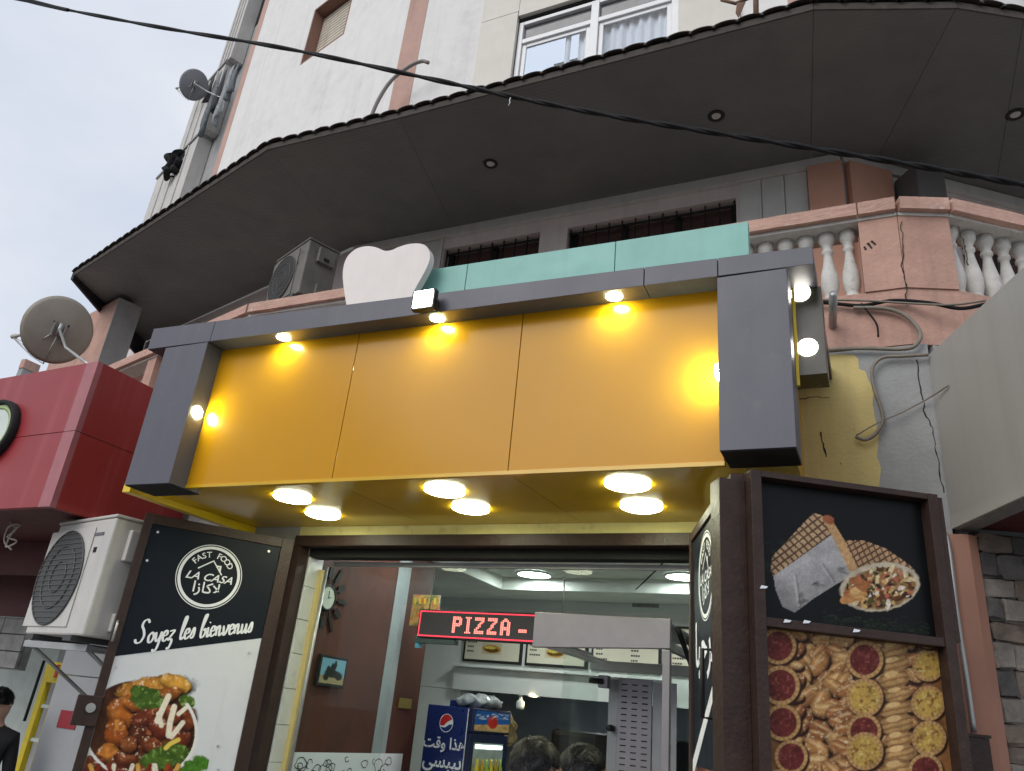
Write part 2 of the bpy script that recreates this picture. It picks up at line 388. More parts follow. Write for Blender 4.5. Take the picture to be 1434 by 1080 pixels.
def jag(pts, n=5, a=2.2):
    out = []
    for (x1, y1), (x2, y2) in zip(pts, pts[1:]):
        for k in range(n): t = k / n; out.append((x1 + (x2 - x1) * t + random.uniform(-a, a), y1 + (y2 - y1) * t + random.uniform(-a, a)))
    return out + [pts[-1]]
crack(jag([(1284, 505), (1290, 545), (1294, 575), (1306, 600), (1312, 640), (1322, 690)], 6, 1.6), 3.9985, .0032, gw)
crack(jag([(1115, 560), (1140, 556), (1162, 557)], 6, 1), 3.9955, .0025, gw)
crack(jag([(1150, 606), (1153, 622), (1157, 640)], 4, 1.2), 3.9955, .005, gw)
for k in range(14):
    u0, v0 = random.uniform(1120, 1222), random.uniform(520, 690); r0 = random.uniform(.0012, .0035); c0 = onY(u0, v0, 3.9960)
    raw('chip', [c0 + np.array([r0 * random.uniform(.4, 1.4) * math.cos(a), 0, r0 * random.uniform(.4, 1.6) * math.sin(a)]) for a in np.linspace(0, 5.4, 7)], [tuple(range(7))], m_crack, gw)
# -- upper band + parapet. front line of the balcony in plan
PAR = [(-9.2, 5.30), (-5.94, 4.43), (-4.35, 4.0), (.27, 4.0), (.52, 4.09), (2.6, 5.60)]
def seg_pt(i, t):
    a, b = PAR[i], PAR[i + 1]; return (a[0] + (b[0] - a[0]) * t, a[1] + (b[1] - a[1]) * t)
def band(name, z0, z1, out, th, m, i0=0, i1=None, par=bld):
    for i in range(i0, len(PAR) - 1 if i1 is None else i1):
        a, b = Vector(PAR[i] + (0,)), Vector(PAR[i + 1] + (0,)); n = Vector(((b - a).y, -(b - a).x, 0)).normalized() * out
        yield wall(name, (a + n)[:2], (b + n)[:2], z0, z1, th, m, par)
bands = list(band('balcony_base', 3.655, 3.985, 0.002, .20, m_pink))
cops = []
for i in range(len(PAR) - 1):     # coping in butted lengths, as cast
    a, b = Vector(PAR[i] + (0,)), Vector(PAR[i + 1] + (0,)); ln = (b - a).length; n = Vector(((b - a).y, -(b - a).x, 0)).normalized() * .055
    cuts = [0, 1]
    if i == 2: cuts = [0, .24, .50, .78, .958, 1]
    for t0, t1 in zip(cuts, cuts[1:]):
        p0 = a.lerp(b, t0) + n + (b - a).normalized() * .004; p1 = a.lerp(b, t1) + n - (b - a).normalized() * .004
        o = wall('coping', p0[:2], p1[:2], 4.462, 4.54, .28, m_coping, bld); cops.append(o)
        # broken, uneven edges
        bm = bmesh.new(); bm.from_mesh(o.data); bmesh.ops.subdivide_edges(bm, edges=bm.edges, cuts=max(1, int(ln * 3)) if i != 2 else 9, use_grid_fill=True)
        for v in bm.verts:
            q = v.co; v.co += Vector((0, random.uniform(-.0012, .0012), random.uniform(-.0012, .0012) - (random.choice([0, 0, 0, .012]) if random.random() < .12 else 0)))
        bm.to_mesh(o.data); bm.free()
under = list(band('rail', 4.441, 4.461, .02, .16, m_balu))
# solid piers of the parapet
def pier(i, t0, t1, m=m_pink, out=.012):
    a, b = Vector(PAR[i] + (0,)), Vector(PAR[i + 1] + (0,)); n = Vector(((b - a).y, -(b - a).x, 0)).normalized() * out
    return wall('parapet_pier', (a.lerp(b, t0) + n)[:2], (a.lerp(b, t1) + n)[:2], 3.986, 4.461, .19, m, bld)
def tX(x): return (x + 4.35) / 4.62
pr = pier(2, tX(.075), 1.0)
pr2 = pier(3, 0.0, 1.0)
pier(2, tX(-1.35), tX(-.95)); pier(2, tX(-2.85), tX(-2.45)); pier(2, 0, .055); pier(1, .93, 1.0); pier(1, 0, .1); pier(4, .52, .66)
crack(jag([(1262, 312), (1265, 340), (1263, 372), (1268, 400), (1270, 425)], 6, 1.8), 3.986, .0035, pr)
crack(jag([(1343, 318), (1350, 345), (1356, 372)], 6, 1.8), 4.03, .004, pr)
for q in ([(1210, 345), (1213, 350)], [(1215, 340), (1221, 348)], [(1220, 337), (1226, 343)]):
    crack(jag(q, 4, .5), 3.986, .006, pr)
# balusters
bal_me = None
def baluster(x, y):
    global bal_me
    if bal_me is None:
        prof = [(.046, 0), (.046, .035), (.030, .045), (.036, .06), (.046, .10), (.049, .14), (.044, .19), (.032, .25), (.024, .30), (.023, .325), (.032, .335), (.032, .35), (.024, .36), (.030, .385), (.044, .41), (.047, .4555)]
        o = lathe('baluster', prof, m_balu, bld, 12); bal_me = o.data
        bal_me.transform(WM[bld.name]);
    else:
        o = bpy.data.objects.new('baluster', bal_me); COL.objects.link(o); o.parent = bld
    l = WM[bld.name].inverted() @ Vector((x, y, 3.985)); o.location = l; o.rotation_euler = (0, 0, random.uniform(0, 1))
    return o
x = -.99 + .06
for k in range(9): baluster(-.885 + k * .1125, 4.085)
for k in range(12): baluster(-2.38 + k * .088, 4.085) if k % 1 == 0 and k < 12 else None
for k in range(11): baluster(-4.0 + k * .105, 4.085)
dn = Vector((PAR[5][0] - PAR[4][0], PAR[5][1] - PAR[4][1], 0)).normalized(); nn = Vector((-dn.y, dn.x, 0))
for k in range(11): p = Vector(PAR[4] + (0,)) + dn * (.075 + k * .112) + nn * .085; baluster(p.x, p.y)
dn = Vector((PAR[2][0] - PAR[1][0], PAR[2][1] - PAR[1][1], 0)).normalized(); nn = Vector((-dn.y, dn.x, 0))
for k in range(12): p = Vector(PAR[1] + (0,)) + dn * (.22 + k * .11) + nn * .085; baluster(p.x, p.y)
# balcony floor slab
BACK = [(-9.9, 6.93), (-4.85, 5.57), (.04, 5.56), (3.2, 8.0)]
fl = [(PAR[0][0], PAR[0][1] + .1), (-5.9, 4.55), (-4.3, 4.12), (.25, 4.12), (.48, 4.2), (2.5, 5.7), (3.2, 7.98), (.02, 5.54), (-4.87, 5.55), (-9.8, 6.85)]
prism('balcony_floor', fl, 3.80, 3.95, mat('balcony_concrete', (.42, .40, .37), .9, dirt=.3), bld)
# -- wall behind the balcony (two barred windows) and upper storeys
bw = []
zB, zT = 3.95, 6.215
WA = (-3.69, -2.64, 5.25, 6.0); WB = (-2.36, -.82, 5.25, 5.99)
def bwall(x0, x1, z0, z1, m=m_backwall): return box('back_wall', x0, x1, 5.6, 5.8, z0, z1, m, bld)
bwall(-4.85, WA[0], zB, zT); bwall(WA[1], WB[0], zB, zT); bwall(WB[1], .03, zB, zT)
bwall(WA[0], WA[1], zB, WA[2]); bwall(WA[0], WA[1], WA[3], zT); bwall(WB[0], WB[1], zB, WB[2]); bwall(WB[0], WB[1], WB[3], zT)
wall('back_wall', (-9.9, 6.95), (-4.851, 5.6), zB, zT, .2, m_backwall, bld)
wall('back_wall', (.031, 5.6), (3.2, 8.04), zB, zT, .2, m_backwall, bld)
box('cornice', -4.8, .02, 5.545, 5.598, 6.12, 6.21, m_backdoor, bld)
wall('cornice', (.05, 5.55), (3.2, 7.97), 6.12, 6.21, .05, m_backdoor, bld)
m_dim = mat('dim_room_behind_bars', (.10, .06, .05), .8)
m_brownglass = mat('brown_window_pane', (.085, .05, .045), .25)
for (x0, x1, z0, z1), npane in ((WA, 2), (WB, 3)):
    wn_ = box('barred_window', x0 + .002, x1 - .002, 5.74, 5.77, z0 + .002, z1 - .002, m_brownglass, bld)
    for k in range(npane + 1):
        xx = x0 + .03 + (x1 - x0 - .06) * k / npane; box('frame', xx - .025, xx + .025, 5.705, 5.738, z0 + .003, z1 - .003, m_dark, wn_)
    n = int((x1 - x0) / .125)
    for k in range(n + 1):
        xx = x0 + .02 + (x1 - x0 - .04) * k / n; tube('bar', [(xx, 5.64, z0), (xx, 5.64, z1 - .001)], .008, m_iron, wn_, 6)
    for zz in (z0 + .1, z0 + .42, z1 - .04): box('bar', x0, x1, 5.655, 5.665, zz - .012, zz + .012, m_iron, wn_)
# roller-shutter door left of the tooth, grey panels, salmon pier panels
box('shutter_door', -4.45, -3.74, 5.585, 5.598, 3.96, 6.10, m_backdoor, bld)
box('door_casing', -3.74, -3.70, 5.57, 5.597, 3.96, 6.11, m_backdoor, bld)
for (x0, x1, mm) in ((-.79, -.61, m_backdoor), (-.602, -.425, m_backdoor), (-.417, -.245, m_backdoor)): box('wall_panel', x0, x1, 5.58, 5.597, 3.96, 6.115, mm, bld)
for (x0, x1) in ((-.235, .05), ): box('salmon_panel', x0, x1 - .02, 5.52, 5.578, 3.96, 6.118, m_pinkshade, bld)
d37 = Vector((3.16, 2.44, 0)).normalized(); n37 = Vector((d37.y, -d37.x, 0)); o37 = Vector((.031, 5.6, 0))
def rw(t0, t1, z0, z1, out, th, m, name):
    a = o37 + d37 * t0 + n37 * out; b = o37 + d37 * t1 + n37 * out; return wall(name, a[:2], b[:2], z0, z1, th, m, bld)
rw(.01, .40, 3.96, 6.118, .08, .06, m_pinkshade, 'salmon_panel')
rw(.42, .70, 3.96, 6.11, .03, .02, m_backdoor, 'wall_panel')
wn_ = rw(1.05, 2.4, 5.25, 5.86, .012, .01, m_brownglass, 'barred_window')
for k in range(11):
    p = o37 + d37 * (1.07 + k * .131) + n37 * .04; tube('bar', [(p.x, p.y, 5.25), (p.x, p.y, 5.86)], .008, m_iron, wn_, 6)
# -- awning: ribbed lining in panels, metal lip, clay tiles above
OUT = [(-8.66, 5.10), (-4.66, 4.0), (-3.3, 4.035), (-.06, 4.05), (.79, 4.34), (1.19, 4.57), (3.2, 5.9)]
INN = [(-9.3, 6.78), (-4.87, 5.575), (-3.6, 5.56), (-.2, 5.56), (.28, 5.78), (1.2, 6.49), (3.2, 8.0)]
aw = box('awning', -4.5, -.1, 4.35, 5.50, 6.245, 6.262, m_dark, bld)     # the deck the lining hangs from
zS = 6.222
def pan(a0, a1, b0, b1):
    g = .0016; A0, A1, B0, B1 = (Vector(p + (zS,)) for p in (a0, a1, b0, b1))
    da = (A1 - A0).normalized() * g; db = (B1 - B0).normalized() * g
    return slab('lining_panel', [A0 + da, A1 - da, B1 - db, B0 + db], (0, 0, .018), m_soffit, aw)
def lerp2(a, b, t): return (a[0] + (b[0] - a[0]) * t, a[1] + (b[1] - a[1]) * t)
cutsO = [0, .35, .7, 1]; 
for t0, t1 in zip(cutsO, cutsO[1:]): pan(lerp2(OUT[0], OUT[1], t0), lerp2(OUT[0], OUT[1], t1), lerp2(INN[0], INN[1], t0), lerp2(INN[0], INN[1], t1))
for i in range(1, 6): pan(OUT[i], OUT[i + 1], INN[i], INN[i + 1])
for i in range(6):
    a, b = Vector(OUT[i] + (0,)), Vector(OUT[i + 1] + (0,)); dd = (b - a).normalized(); n = Vector((dd.y, -dd.x, 0))
    wall('lip', (a + n * .012)[:2], (b + n * .012)[:2], 6.205, 6.262, .012, m_awntile, aw)
tile_me = None
for i in range(6):
    a, b = Vector(OUT[i] + (0,)), Vector(OUT[i + 1] + (0,)); ln = (b - a).length; dd = (b - a) / ln; n = Vector((dd.y, -dd.x, 0)); k = max(1, round(ln / .165))
    for j in range(k):
        p = a + dd * ((j + .5) * ln / k)
        if tile_me is None:
            bm = bmesh.new(); vs = []
            for yy, zz in ((-.04, 0), (1.1, .22)):
                ring = []
                for rr in (.092, .078):
                    for q in range(9):
                        an = math.pi * q / 8; ring.append(bm.verts.new((rr * math.cos(an), yy, zz + rr * .40 * math.sin(an))))
                vs.append(ring)
            A, B = vs
            for q in range(8):
                bm.faces.new((A[q], A[q + 1], B[q + 1], B[q])); bm.faces.new((A[9 + q], B[9 + q], B[10 + q], A[10 + q])); bm.faces.new((A[q], A[9 + q], A[10 + q], A[q + 1])); bm.faces.new((B[q], B[q + 1], B[10 + q], B[9 + q]))
            o = from_bm('tile', bm, m_awntile, aw, smooth=False); tile_me = o.data; tile_me.transform(WM[aw.name])
        else:
            o = bpy.data.objects.new('tile', tile_me); COL.objects.link(o); o.parent = aw
        o.matrix_local = WM[aw.name].inverted() @ Matrix.Translation((p.x, p.y, 6.255 + random.uniform(-.006, .008))) @ Matrix.Rotation(math.atan2(dd.y, dd.x) + random.uniform(-.02, .02), 4, 'Z')
# closing end and a deck under the tiles
a, b = Vector(OUT[0] + (0,)), Vector(INN[0] + (0,)); dd = (b - a).normalized()
slab('end_board', [a + Vector((0, 0, 6.16)), b + Vector((0, 0, 5.95)), b + Vector((0, 0, 6.5)), a + Vector((0, 0, 6.26))], (-.03, -.01, 0), mat('tarred_end_board', (.02, .02, .026), .7), aw)
deck = [Vector(p + (6.265,)) for p in OUT] + [Vector(p + (6.50,)) for p in reversed(INN)]
bm = bmesh.new()
for i in range(6):
    q = [bm.verts.new(v) for v in (Vector(OUT[i] + (6.264,)), Vector(OUT[i + 1] + (6.264,)), Vector(INN[i + 1] + (6.50,)), Vector(INN[i] + (6.50,)))]; bm.faces.new(q)
bmesh.ops.solidify(bm, geom=bm.faces[:], thickness=.012)
from_bm('roof_deck', bm, m_awntile, aw)
# recessed lamps in the lining (unlit)
m_lens = mat('unlit_lamp_glass', (.55, .55, .53), .3)
for u, v in ((687, 229), (1003, 162), (1422, 160)):
    c = onZ(u, v, zS); rg = lathe('recessed_lamp', [(.036, -.001), (.060, -.001), (.066, .006), (.060, .012), (.040, .012), (.036, 0)], m_iron, aw, 24, tuple(c), (0, 0, -1), hollow=True)
    disc('lens', (c[0], c[1], zS - .002), .035, (0, 0, -1), .004, m_lens, rg)
# a white lump of plaster by the right joint
# -- upper storeys
TOPZ = 15.0; zU = 6.4
bx = -4.66
cornerL = onP(372, 0, (bx, 5.6, 0), (s15, c15, 0)); tl = math.hypot(cornerL[0] - bx, cornerL[1] - 5.6)
dL = Vector((-c15, s15, 0)); nL = Vector((-s15, -c15, 0)); oL = Vector((bx, 5.6, 0))
def lw(name, t0, t1, z0, z1, out, th, m, par=bld):
    a = oL + dL * t1 + nL * out; b = oL + dL * t0 + nL * out; return wall(name, a[:2], b[:2], z0, z1, th, m, par)
def tOnL(u, v):
    p = onP(u, v, (bx, 5.6, 0), (s15, c15, 0)); return math.hypot(p[0] - bx, p[1] - 5.6), p[2]
(t1b, z1b), (t1r, z1r) = tOnL(420, 92), tOnL(483, 42)
(t2r, z2t) = tOnL(448, 178)
zlo = z1b; t0w, t1w = t1r, t1b; tlow = z2t
# wall with two stacked recessed windows
lw('upper_wall', 0, t0w, zU, TOPZ, 0, .22, m_white); lw('upper_wall', t1w, tl, zU, TOPZ, 0, .22, m_white)
lw('upper_wall', t0w, t1w, zlo + 1.15, TOPZ, 0, .22, m_white); lw('upper_wall', t0w, t1w, tlow, zlo, 0, .22, m_white); lw('upper_wall', t0w, t1w, zU, tlow - 1.15, 0, .22, m_white)
m_reveal = mat('brown_window_reveal', (.30, .165, .12), .8, streak=.2)
m_shut = mat('cream_louvre', (.60, .54, .44), .6, streak=.2)
for z0, z1 in ((zlo, zlo + 1.15), (tlow - 1.15, tlow)):
    w_ = lw('upper_window', t0w, t1w, z0 + .002, z1 - .002, -.19, .02, m_shut)
    lw('reveal', t1w - .028, t1w - .001, z0 + .001, z1 - .001, 0.001, .18, m_reveal, w_); lw('reveal', t0w + .001, t0w + .028, z0 + .001, z1 - .001, 0.001, .18, m_reveal, w_)
    lw('reveal', t0w + .03, t1w - .03, z1 - .029, z1 - .001, 0.001, .18, m_reveal, w_); lw('sill', t0w + .03, t1w - .03, z0 + .001, z0 + .029, .0015, .18, m_reveal, w_)
    for k in range(16): zz = z0 + .05 + k * (z1 - z0 - .1) / 16; lw('slat', t0w + .04, t1w - .04, zz, zz + .045, -.165, .02, m_shut, w_)
# pink edge strips
lw('pink_stripe', tl - .16, tl + .002, zU, TOPZ, .004, .05, m_pinkband)
box('pink_stripe', -4.75, -4.47, 5.594, 5.61, zU, TOPZ, m_pinkband, bld)
box('upper_wall', -4.655, -3.62, 5.6, 5.8, zU, TOPZ, m_white, bld)
# cream clad bay with the aluminium window
XL, XR = -3.62, -.73; w0, w1, wz0, wz1 = -3.14, -1.33, 7.55, 8.93
JZ = 9.06
for nm, x0, x1, z0, z1 in (('a', XL, w0, zU, 7.4), ('a', XL, w0 - .006, 7.408, JZ), ('a', XL, w0, JZ + .008, 10.8), ('a', w0, w1, wz1 + .06, 10.8), ('a', w1, XR, zU, 7.4), ('a', w1 + .006, XR, 7.408, 8.75), ('a', w1 + .008, XR, 8.758, 10.8), ('a', w0, w1, zU, wz0 - .004), ('a', XL, XR, 10.81, TOPZ)):
    box('cladding_panel', x0 + .003, x1 - .003, 5.55, 5.60, z0, z1, m_clad, bld)
box('cladding_backing', XL, w0, 5.6, 5.8, zU, TOPZ, m_dark, bld); box('cladding_backing', w1, XR, 5.6, 5.8, zU, TOPZ, m_dark, bld); box('cladding_backing', w0, w1, 5.6, 5.8, wz1 + .03, TOPZ, m_dark, bld)
win = box('aluminium_window', w0 + .001, w1 - .001, 5.63, 5.66, wz0 + .001, wz0 + .05, m_alu, bld)
mid = (w0 + w1) / 2 + .0; tz = 8.63
for x0, x1, z0, z1 in ((w0, w0 + .055, wz0, wz1), (w1 - .075, w1, wz0, wz1), (mid - .045, mid + .045, wz0, wz1), (w0 + .056, w1 - .076, tz - .03, tz + .03), (w0 + .056, w1 - .076, wz1 - .05, wz1 - .001)):
    yf_ = 5.596 if x1 - x0 < .1 and abs((x0 + x1) / 2 - mid) < .01 else 5.60
    box('frame', x0 + .001, x1 - .001, yf_, 5.662 - (5.60 - yf_), z0, z1 - (.004 if yf_ < 5.6 else 0), m_alu, win, .004)
for x0, x1 in ((w0 + .057, mid - .047), (mid + .047, w1 - .078)):
    box('sash', x0, x0 + .05, 5.625, 5.65, wz0 + .05, tz - .031, m_alu, win, .004); box('sash', x1 - .05, x1, 5.625, 5.65, wz0 + .05, tz - .031, m_alu, win, .004); box('sash', x0 + .051, x1 - .051, 5.625, 5.65, tz - .08, tz - .031, m_alu, win, .004)
    box('pane', x0 + .05, x1 - .05, 5.636, 5.641, wz0 + .05, tz - .08, m_wglass, win)
    box('pane', x0, x1, 5.64, 5.645, tz + .03, wz1 - .05, mat('smoked_transom', (.10, .095, .10), .2), win)
m_curt = mat('white_net_curtain', (.74, .72, .72), .9, var=.03)
def curtain(x0, x1, name='curtain'):
    n = max(6, int((x1 - x0) / .012)); vs = []; fs = []
    for k in range(n + 1):
        xx = x0 + (x1 - x0) * k / n; yy = 5.69 + .018 * math.sin(xx * 62) + .01 * math.sin(xx * 23); vs += [(xx, yy, wz0), (xx, yy, wz1)]
        if k: fs.append((2 * k - 2, 2 * k, 2 * k + 1, 2 * k - 1))
    return raw(name, vs, fs, m_curt, win, True)
curtain(mid + .0, w1); curtain(mid - .36, mid - .29); curtain(mid - .20, mid - .06)
box('room_back', w0, w1, 6.6, 6.62, 7.3, 9.3, mat('dim_blue_room', (.30, .36, .43), .8), win)
# right of the bay: white wall, pink stripe, turning with the corner
box('upper_wall', XR, -.30, 5.6, 5.8, zU, TOPZ, m_white, bld); box('pink_stripe', -.30, .05, 5.594, 5.8, zU, TOPZ, m_pinkband, bld)
wall('upper_wall', (.052, 5.6), (6, 10.2), zU, TOPZ, .2, m_white, bld)

# ------------------------------------------------------------------ the neighbouring block, seen along its front to the left
wing = empty('neighbouring_apartment_block', (-9.5, 7.5, 0), 'white apartment block receding to the left with stacked enclosed balconies', 'building')
cN = Vector((cornerL[0], cornerL[1], 0)) + dL * .02
wd = Vector((-.93, .367, 0)).normalized(); wnm = Vector((-wd.y, -abs(wd.x), 0)).normalized(); wnm = Vector((-wd.y, wd.x, 0)).normalized()
if wnm.y > 0: wnm = -wnm
def ww(name, t0, t1, z0, z1, out, th, m, par):
    a = cN + wd * t1 + wnm * out; b = cN + wd * t0 + wnm * out; return wall(name, a[:2], b[:2], z0, z1, th, m, par)
m_wing = mat('weathered_white_wing', (.58, .56, .53), .85, var=.07, streak=.45, scol=(.33, .31, .29), dirt=.3, dcol=(.36, .33, .3), dscale=1.5)
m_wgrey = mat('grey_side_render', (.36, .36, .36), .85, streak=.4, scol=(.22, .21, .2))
def wt(u, v, out):
    p = onP(u, v, tuple(cN + wnm * out), tuple(wnm)); return (Vector((p[0], p[1], 0)) - cN).dot(wd), p[2]
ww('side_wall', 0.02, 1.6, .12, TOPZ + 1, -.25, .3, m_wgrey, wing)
for ta_, tb2, z0, z1 in ((1.02, 1.62, 12.30, TOPZ + 1), (1.18, 2.48, 10.75, 12.25), (1.40, 3.35, 9.0, 10.70), (1.5, 4.3, 6.0, 8.95)):
    b_ = ww('balcony', ta_, tb2, z0, z1, .0, .24, m_wing, wing)
    for q in range(3): tq = ta_ + (tb2 - ta_) * (.2 + .27 * q); ww('rib', tq, tq + .05, z0 + .02, z1 - .02, .02, .019, m_wing, b_)
    ww('ledge', ta_ - .02, tb2 + .02, z1 + .001, z1 + .045, .03, .26, m_wgrey, b_)
for (u, v), hgt in (((283, 222), 1.0), ((330, 95), .9), ((368, 10), .9)):
    t_, z_ = wt(u, v, -.25); w_ = ww('window_opening', t_ - .25, t_ + .25, z_ - hgt / 2, z_ + hgt / 2, -.245, .02, m_dark, wing)
    ww('blind', t_ - .28, t_ + .28, z_ + hgt / 2 + .002, z_ + hgt / 2 + .2, -.21, .035, mat('grey_blind', (.4, .4, .4), .7), w_)
# laundry on the wing
m_cl = [mat('grey_washing', (.16, .18, .19), .9, var=.3, vscale=20), mat('dark_washing', (.05, .05, .055), .9, var=.3, vscale=20), mat('pale_washing', (.32, .34, .35), .9, var=.3, vscale=20)]
def cloth(name, p0, p1, drop, m, label, cat, seed, group=None):
    rnd = random.Random(seed); p0, p1 = Vector(p0), Vector(p1); n = 14; rows = 8; vs = []; fs = []; out = Vector(wnm)
    for j in range(rows + 1):
        for i in range(n + 1):
            t = i / n; q = p0.lerp(p1, t); dz = drop * j / rows * (1 - .12 * math.sin(t * 5 + seed)); amp = .05 * (j / rows)
            vs.append(q + Vector((0, 0, -dz)) + out * (amp * math.sin(t * 13 + seed + j * .3)))
    for j in range(rows):
        for i in range(n): a = j * (n + 1) + i; fs.append((a, a + 1, a + n + 2, a + n + 1))
    o = raw(name, vs, fs, m, None, True); bm = bmesh.new(); bm.from_mesh(o.data); bmesh.ops.solidify(bm, geom=bm.faces[:], thickness=.008); bm.to_mesh(o.data); bm.free()
    return tag(o, label, cat, group)
def wpt(u, v, out):  # a point over the wing front
    P = cN + wnm * out; return onP(u, v, P, wnm)
strips = ((334, 90, .13, .70, 0, 'short grey strip of washing nearest the pink building edge'), (326, 94, .16, 1.15, 2, 'pale long cloth second from the pink building edge'), (317, 98, .12, .9, 1, 'narrow dark cloth in the middle of the washing'), (309, 102, .15, 1.35, 0, 'longest grey cloth of the washing on the far block'), (300, 106, .12, .6, 1, 'short dark cloth right beside the small grey dish'))
for i, (u, v, wd_, dr_, mi, lb_) in enumerate(strips):
    t_, z_ = wt(u, v, .07); p0 = cN + wd * (t_ - wd_ / 2) + wnm * .07 + Vector((0, 0, z_)); p1 = cN + wd * (t_ + wd_ / 2) + wnm * .07 + Vector((0, 0, z_ - .03))
    cloth('hanging_cloth', p0, p1, dr_, m_cl[mi], lb_, 'laundry', i + 1, 'washing on the far block')
# black bundle on a drying bracket
rk = empty('drying_rack', tuple(onY(245, 240, 7.45)), 'small folding rack with black clothes sticking out from the far block', 'drying rack')
A, B, C_ = (Vector(onY(u, v, 7.45)) for u, v in ((232, 245), (258, 218), (262, 250)))
tube('arm', [onY(258, 252, 7.75), onY(236, 246, 7.45)], .018, m_iron, rk); tube('arm', [onY(268, 240, 7.75), onY(252, 226, 7.45)], .018, m_iron, rk); tube('rail', [onY(231, 246, 7.45), onY(258, 216, 7.45)], .018, m_iron, rk); tube('brace', [onY(262, 256, 7.75), onY(244, 236, 7.45)], .012, m_iron, rk)
bmk = bmesh.new()
for (u, v, s) in ((243, 226, .23), (250, 219, .19), (235, 241, .17), (247, 236, .18), (240, 233, .21), (253, 227, .15)):
    c = Vector(onY(u, v, 7.45)); mm = Matrix.Translation(c) @ Matrix.Rotation(u, 4, 'Z') @ Matrix.Diagonal((s * .75, s * .45, s * .9, 1))
    bmesh.ops.create_icosphere(bmk, subdivisions=3, radius=.8, matrix=mm)
for v in bmk.verts: v.co += Vector((math.sin(v.co.z * 31), math.sin(v.co.x * 37 + v.co.z * 19), math.sin(v.co.x * 41))) * .04
kind(from_bm('garment', bmk, mat('black_garment', (.012, .012, .014), .9), rk, smooth=True), 'stuff')

# ------------------------------------------------------------------ satellite dishes
m_dishgrey = mat('grey_dish_paint', (.20, .205, .22), .6, var=.1)
m_dishbeige = mat('weathered_beige_dish', (.34, .30, .245), .6, var=.1, vscale=5, streak=.35, scol=(.26, .22, .17))
def dish(label, c, face, rad, tall, m, arm_dir, mount, group='satellite dishes'):
    """face: direction the bowl looks; the back is what we see"""
    d0 = empty('satellite_dish', tuple(c), label, 'satellite dish', group)
    fz = Vector(face).normalized(); ux = Vector((0, 0, 1)).cross(fz).normalized(); uy = fz.cross(ux); c = Vector(c)
    bm = bmesh.new(); nr, na = 10, 48; rings = []
    for i in range(nr + 1):
        q = i / nr; rr = rad * q; dp = .17 * rad * q * q
        rings.append([bm.verts.new(c + fz * dp + ux * (rr * math.cos(2 * math.pi * k / na)) + uy * (rr * tall * math.sin(2 * math.pi * k / na))) for k in range(na)])
    for a, b in zip(rings, rings[1:]):
        for k in range(na): bm.faces.new((a[k], a[(k + 1) % na], b[(k + 1) % na], b[k]))
    bmesh.ops.remove_doubles(bm, verts=bm.verts, dist=1e-4); bmesh.ops.recalc_face_normals(bm, faces=bm.faces); bmesh.ops.solidify(bm, geom=bm.faces[:], thickness=.006)
    from_bm('reflector', bm, m, d0, smooth=True)
    rim = [c + fz * (.17 * rad + .002) + ux * (rad * math.cos(t)) + uy * (rad * tall * math.sin(t)) for t in np.linspace(0, 2 * math.pi, 49)]
    tube('rim', rim, rad * .022, m, d0, 6)
    hb = c - fz * .05
    for sx in (-1, 1):
        slab('bracket_plate', [hb + ux * sx * rad * .16 + uy * rad * .28, hb + ux * sx * rad * .16 - uy * rad * .25, hb + ux * sx * rad * .16 - uy * rad * .25 + fz * .06, hb + ux * sx * rad * .16 + uy * rad * .28 + fz * .06], tuple(ux * .012), m_galv, d0)
        tube('strut', [hb + ux * sx * rad * .16 - uy * rad * .2, c + fz * .05 + ux * sx * rad * .4 - uy * rad * .62], rad * .022, m_galv, d0, 6)
        disc('bolt', tuple(c + ux * sx * rad * .2 + uy * rad * .2 - fz * .02), rad * .035, tuple(-fz), .02, m_iron, d0, 10)
    tube('hub', [hb - uy * rad * .2, hb + uy * rad * .2], rad * .07, m_galv, d0, 10)
    foot = c + fz * (.17 * rad) - uy * rad * tall
    ad = Vector(arm_dir); lnb = foot + ad
    tube('feed_arm', [hb - uy * rad * .22, foot - uy * .02, foot + ad * .35 - uy * .03, lnb], rad * .022, m_galv, d0, 6)
    for sx in (-1, 1): tube('feed_stay', [c + fz * (.13 * rad) + ux * sx * rad * .5 - uy * rad * tall * .82, lnb], rad * .012, m_galv, d0, 5)
    back = -ad.normalized()
    lathe('feed_horn', [(rad * .05, 0), (rad * .09, .02), (rad * .09, .07), (rad * .05, .08), (rad * .05, .16)], m_balu, d0, 12, tuple(lnb), tuple((c - lnb).normalized() * -1 * .0 + (c - lnb).normalized()))
    tube('mast', [hb] + [Vector(p) for p in mount], rad * .045, m_galv, d0, 8)
    return d0
# big dish above the red fascia
dc = onY(82, 462, 3.62)
vd = (Vector(dc) - Vector(CAM)).normalized()
fdir = (vd + Vector((-.62, .10, -.10))).normalized(); fdir.z = .30; fdir.normalize()
dish('large weathered beige dish seen from behind above the red fascia', dc, fdir, .265, 1.08, m_dishbeige, Vector(onY(8, 466, 3.74)) - Vector(onY(52, 500, 3.68)), [onY(92, 487, 3.56), onY(118, 506, 3.5), onY(126, 512, 3.46)])
dc2 = Vector(onY(272, 118, 7.15)); vd = (dc2 - Vector(CAM)).normalized(); fd2 = (vd + Vector((-.45, .25, 0))).normalized(); fd2.z = .35; fd2.normalize()
dish('small dark grey dish on a white arm high on the far block', tuple(dc2), fd2, .245, 1.2, m_dishgrey, Vector(onY(244, 119, 7.3)) - Vector(onY(262, 134, 7.3)), [onY(290, 128, 7.0), onY(322, 143, 6.85)])
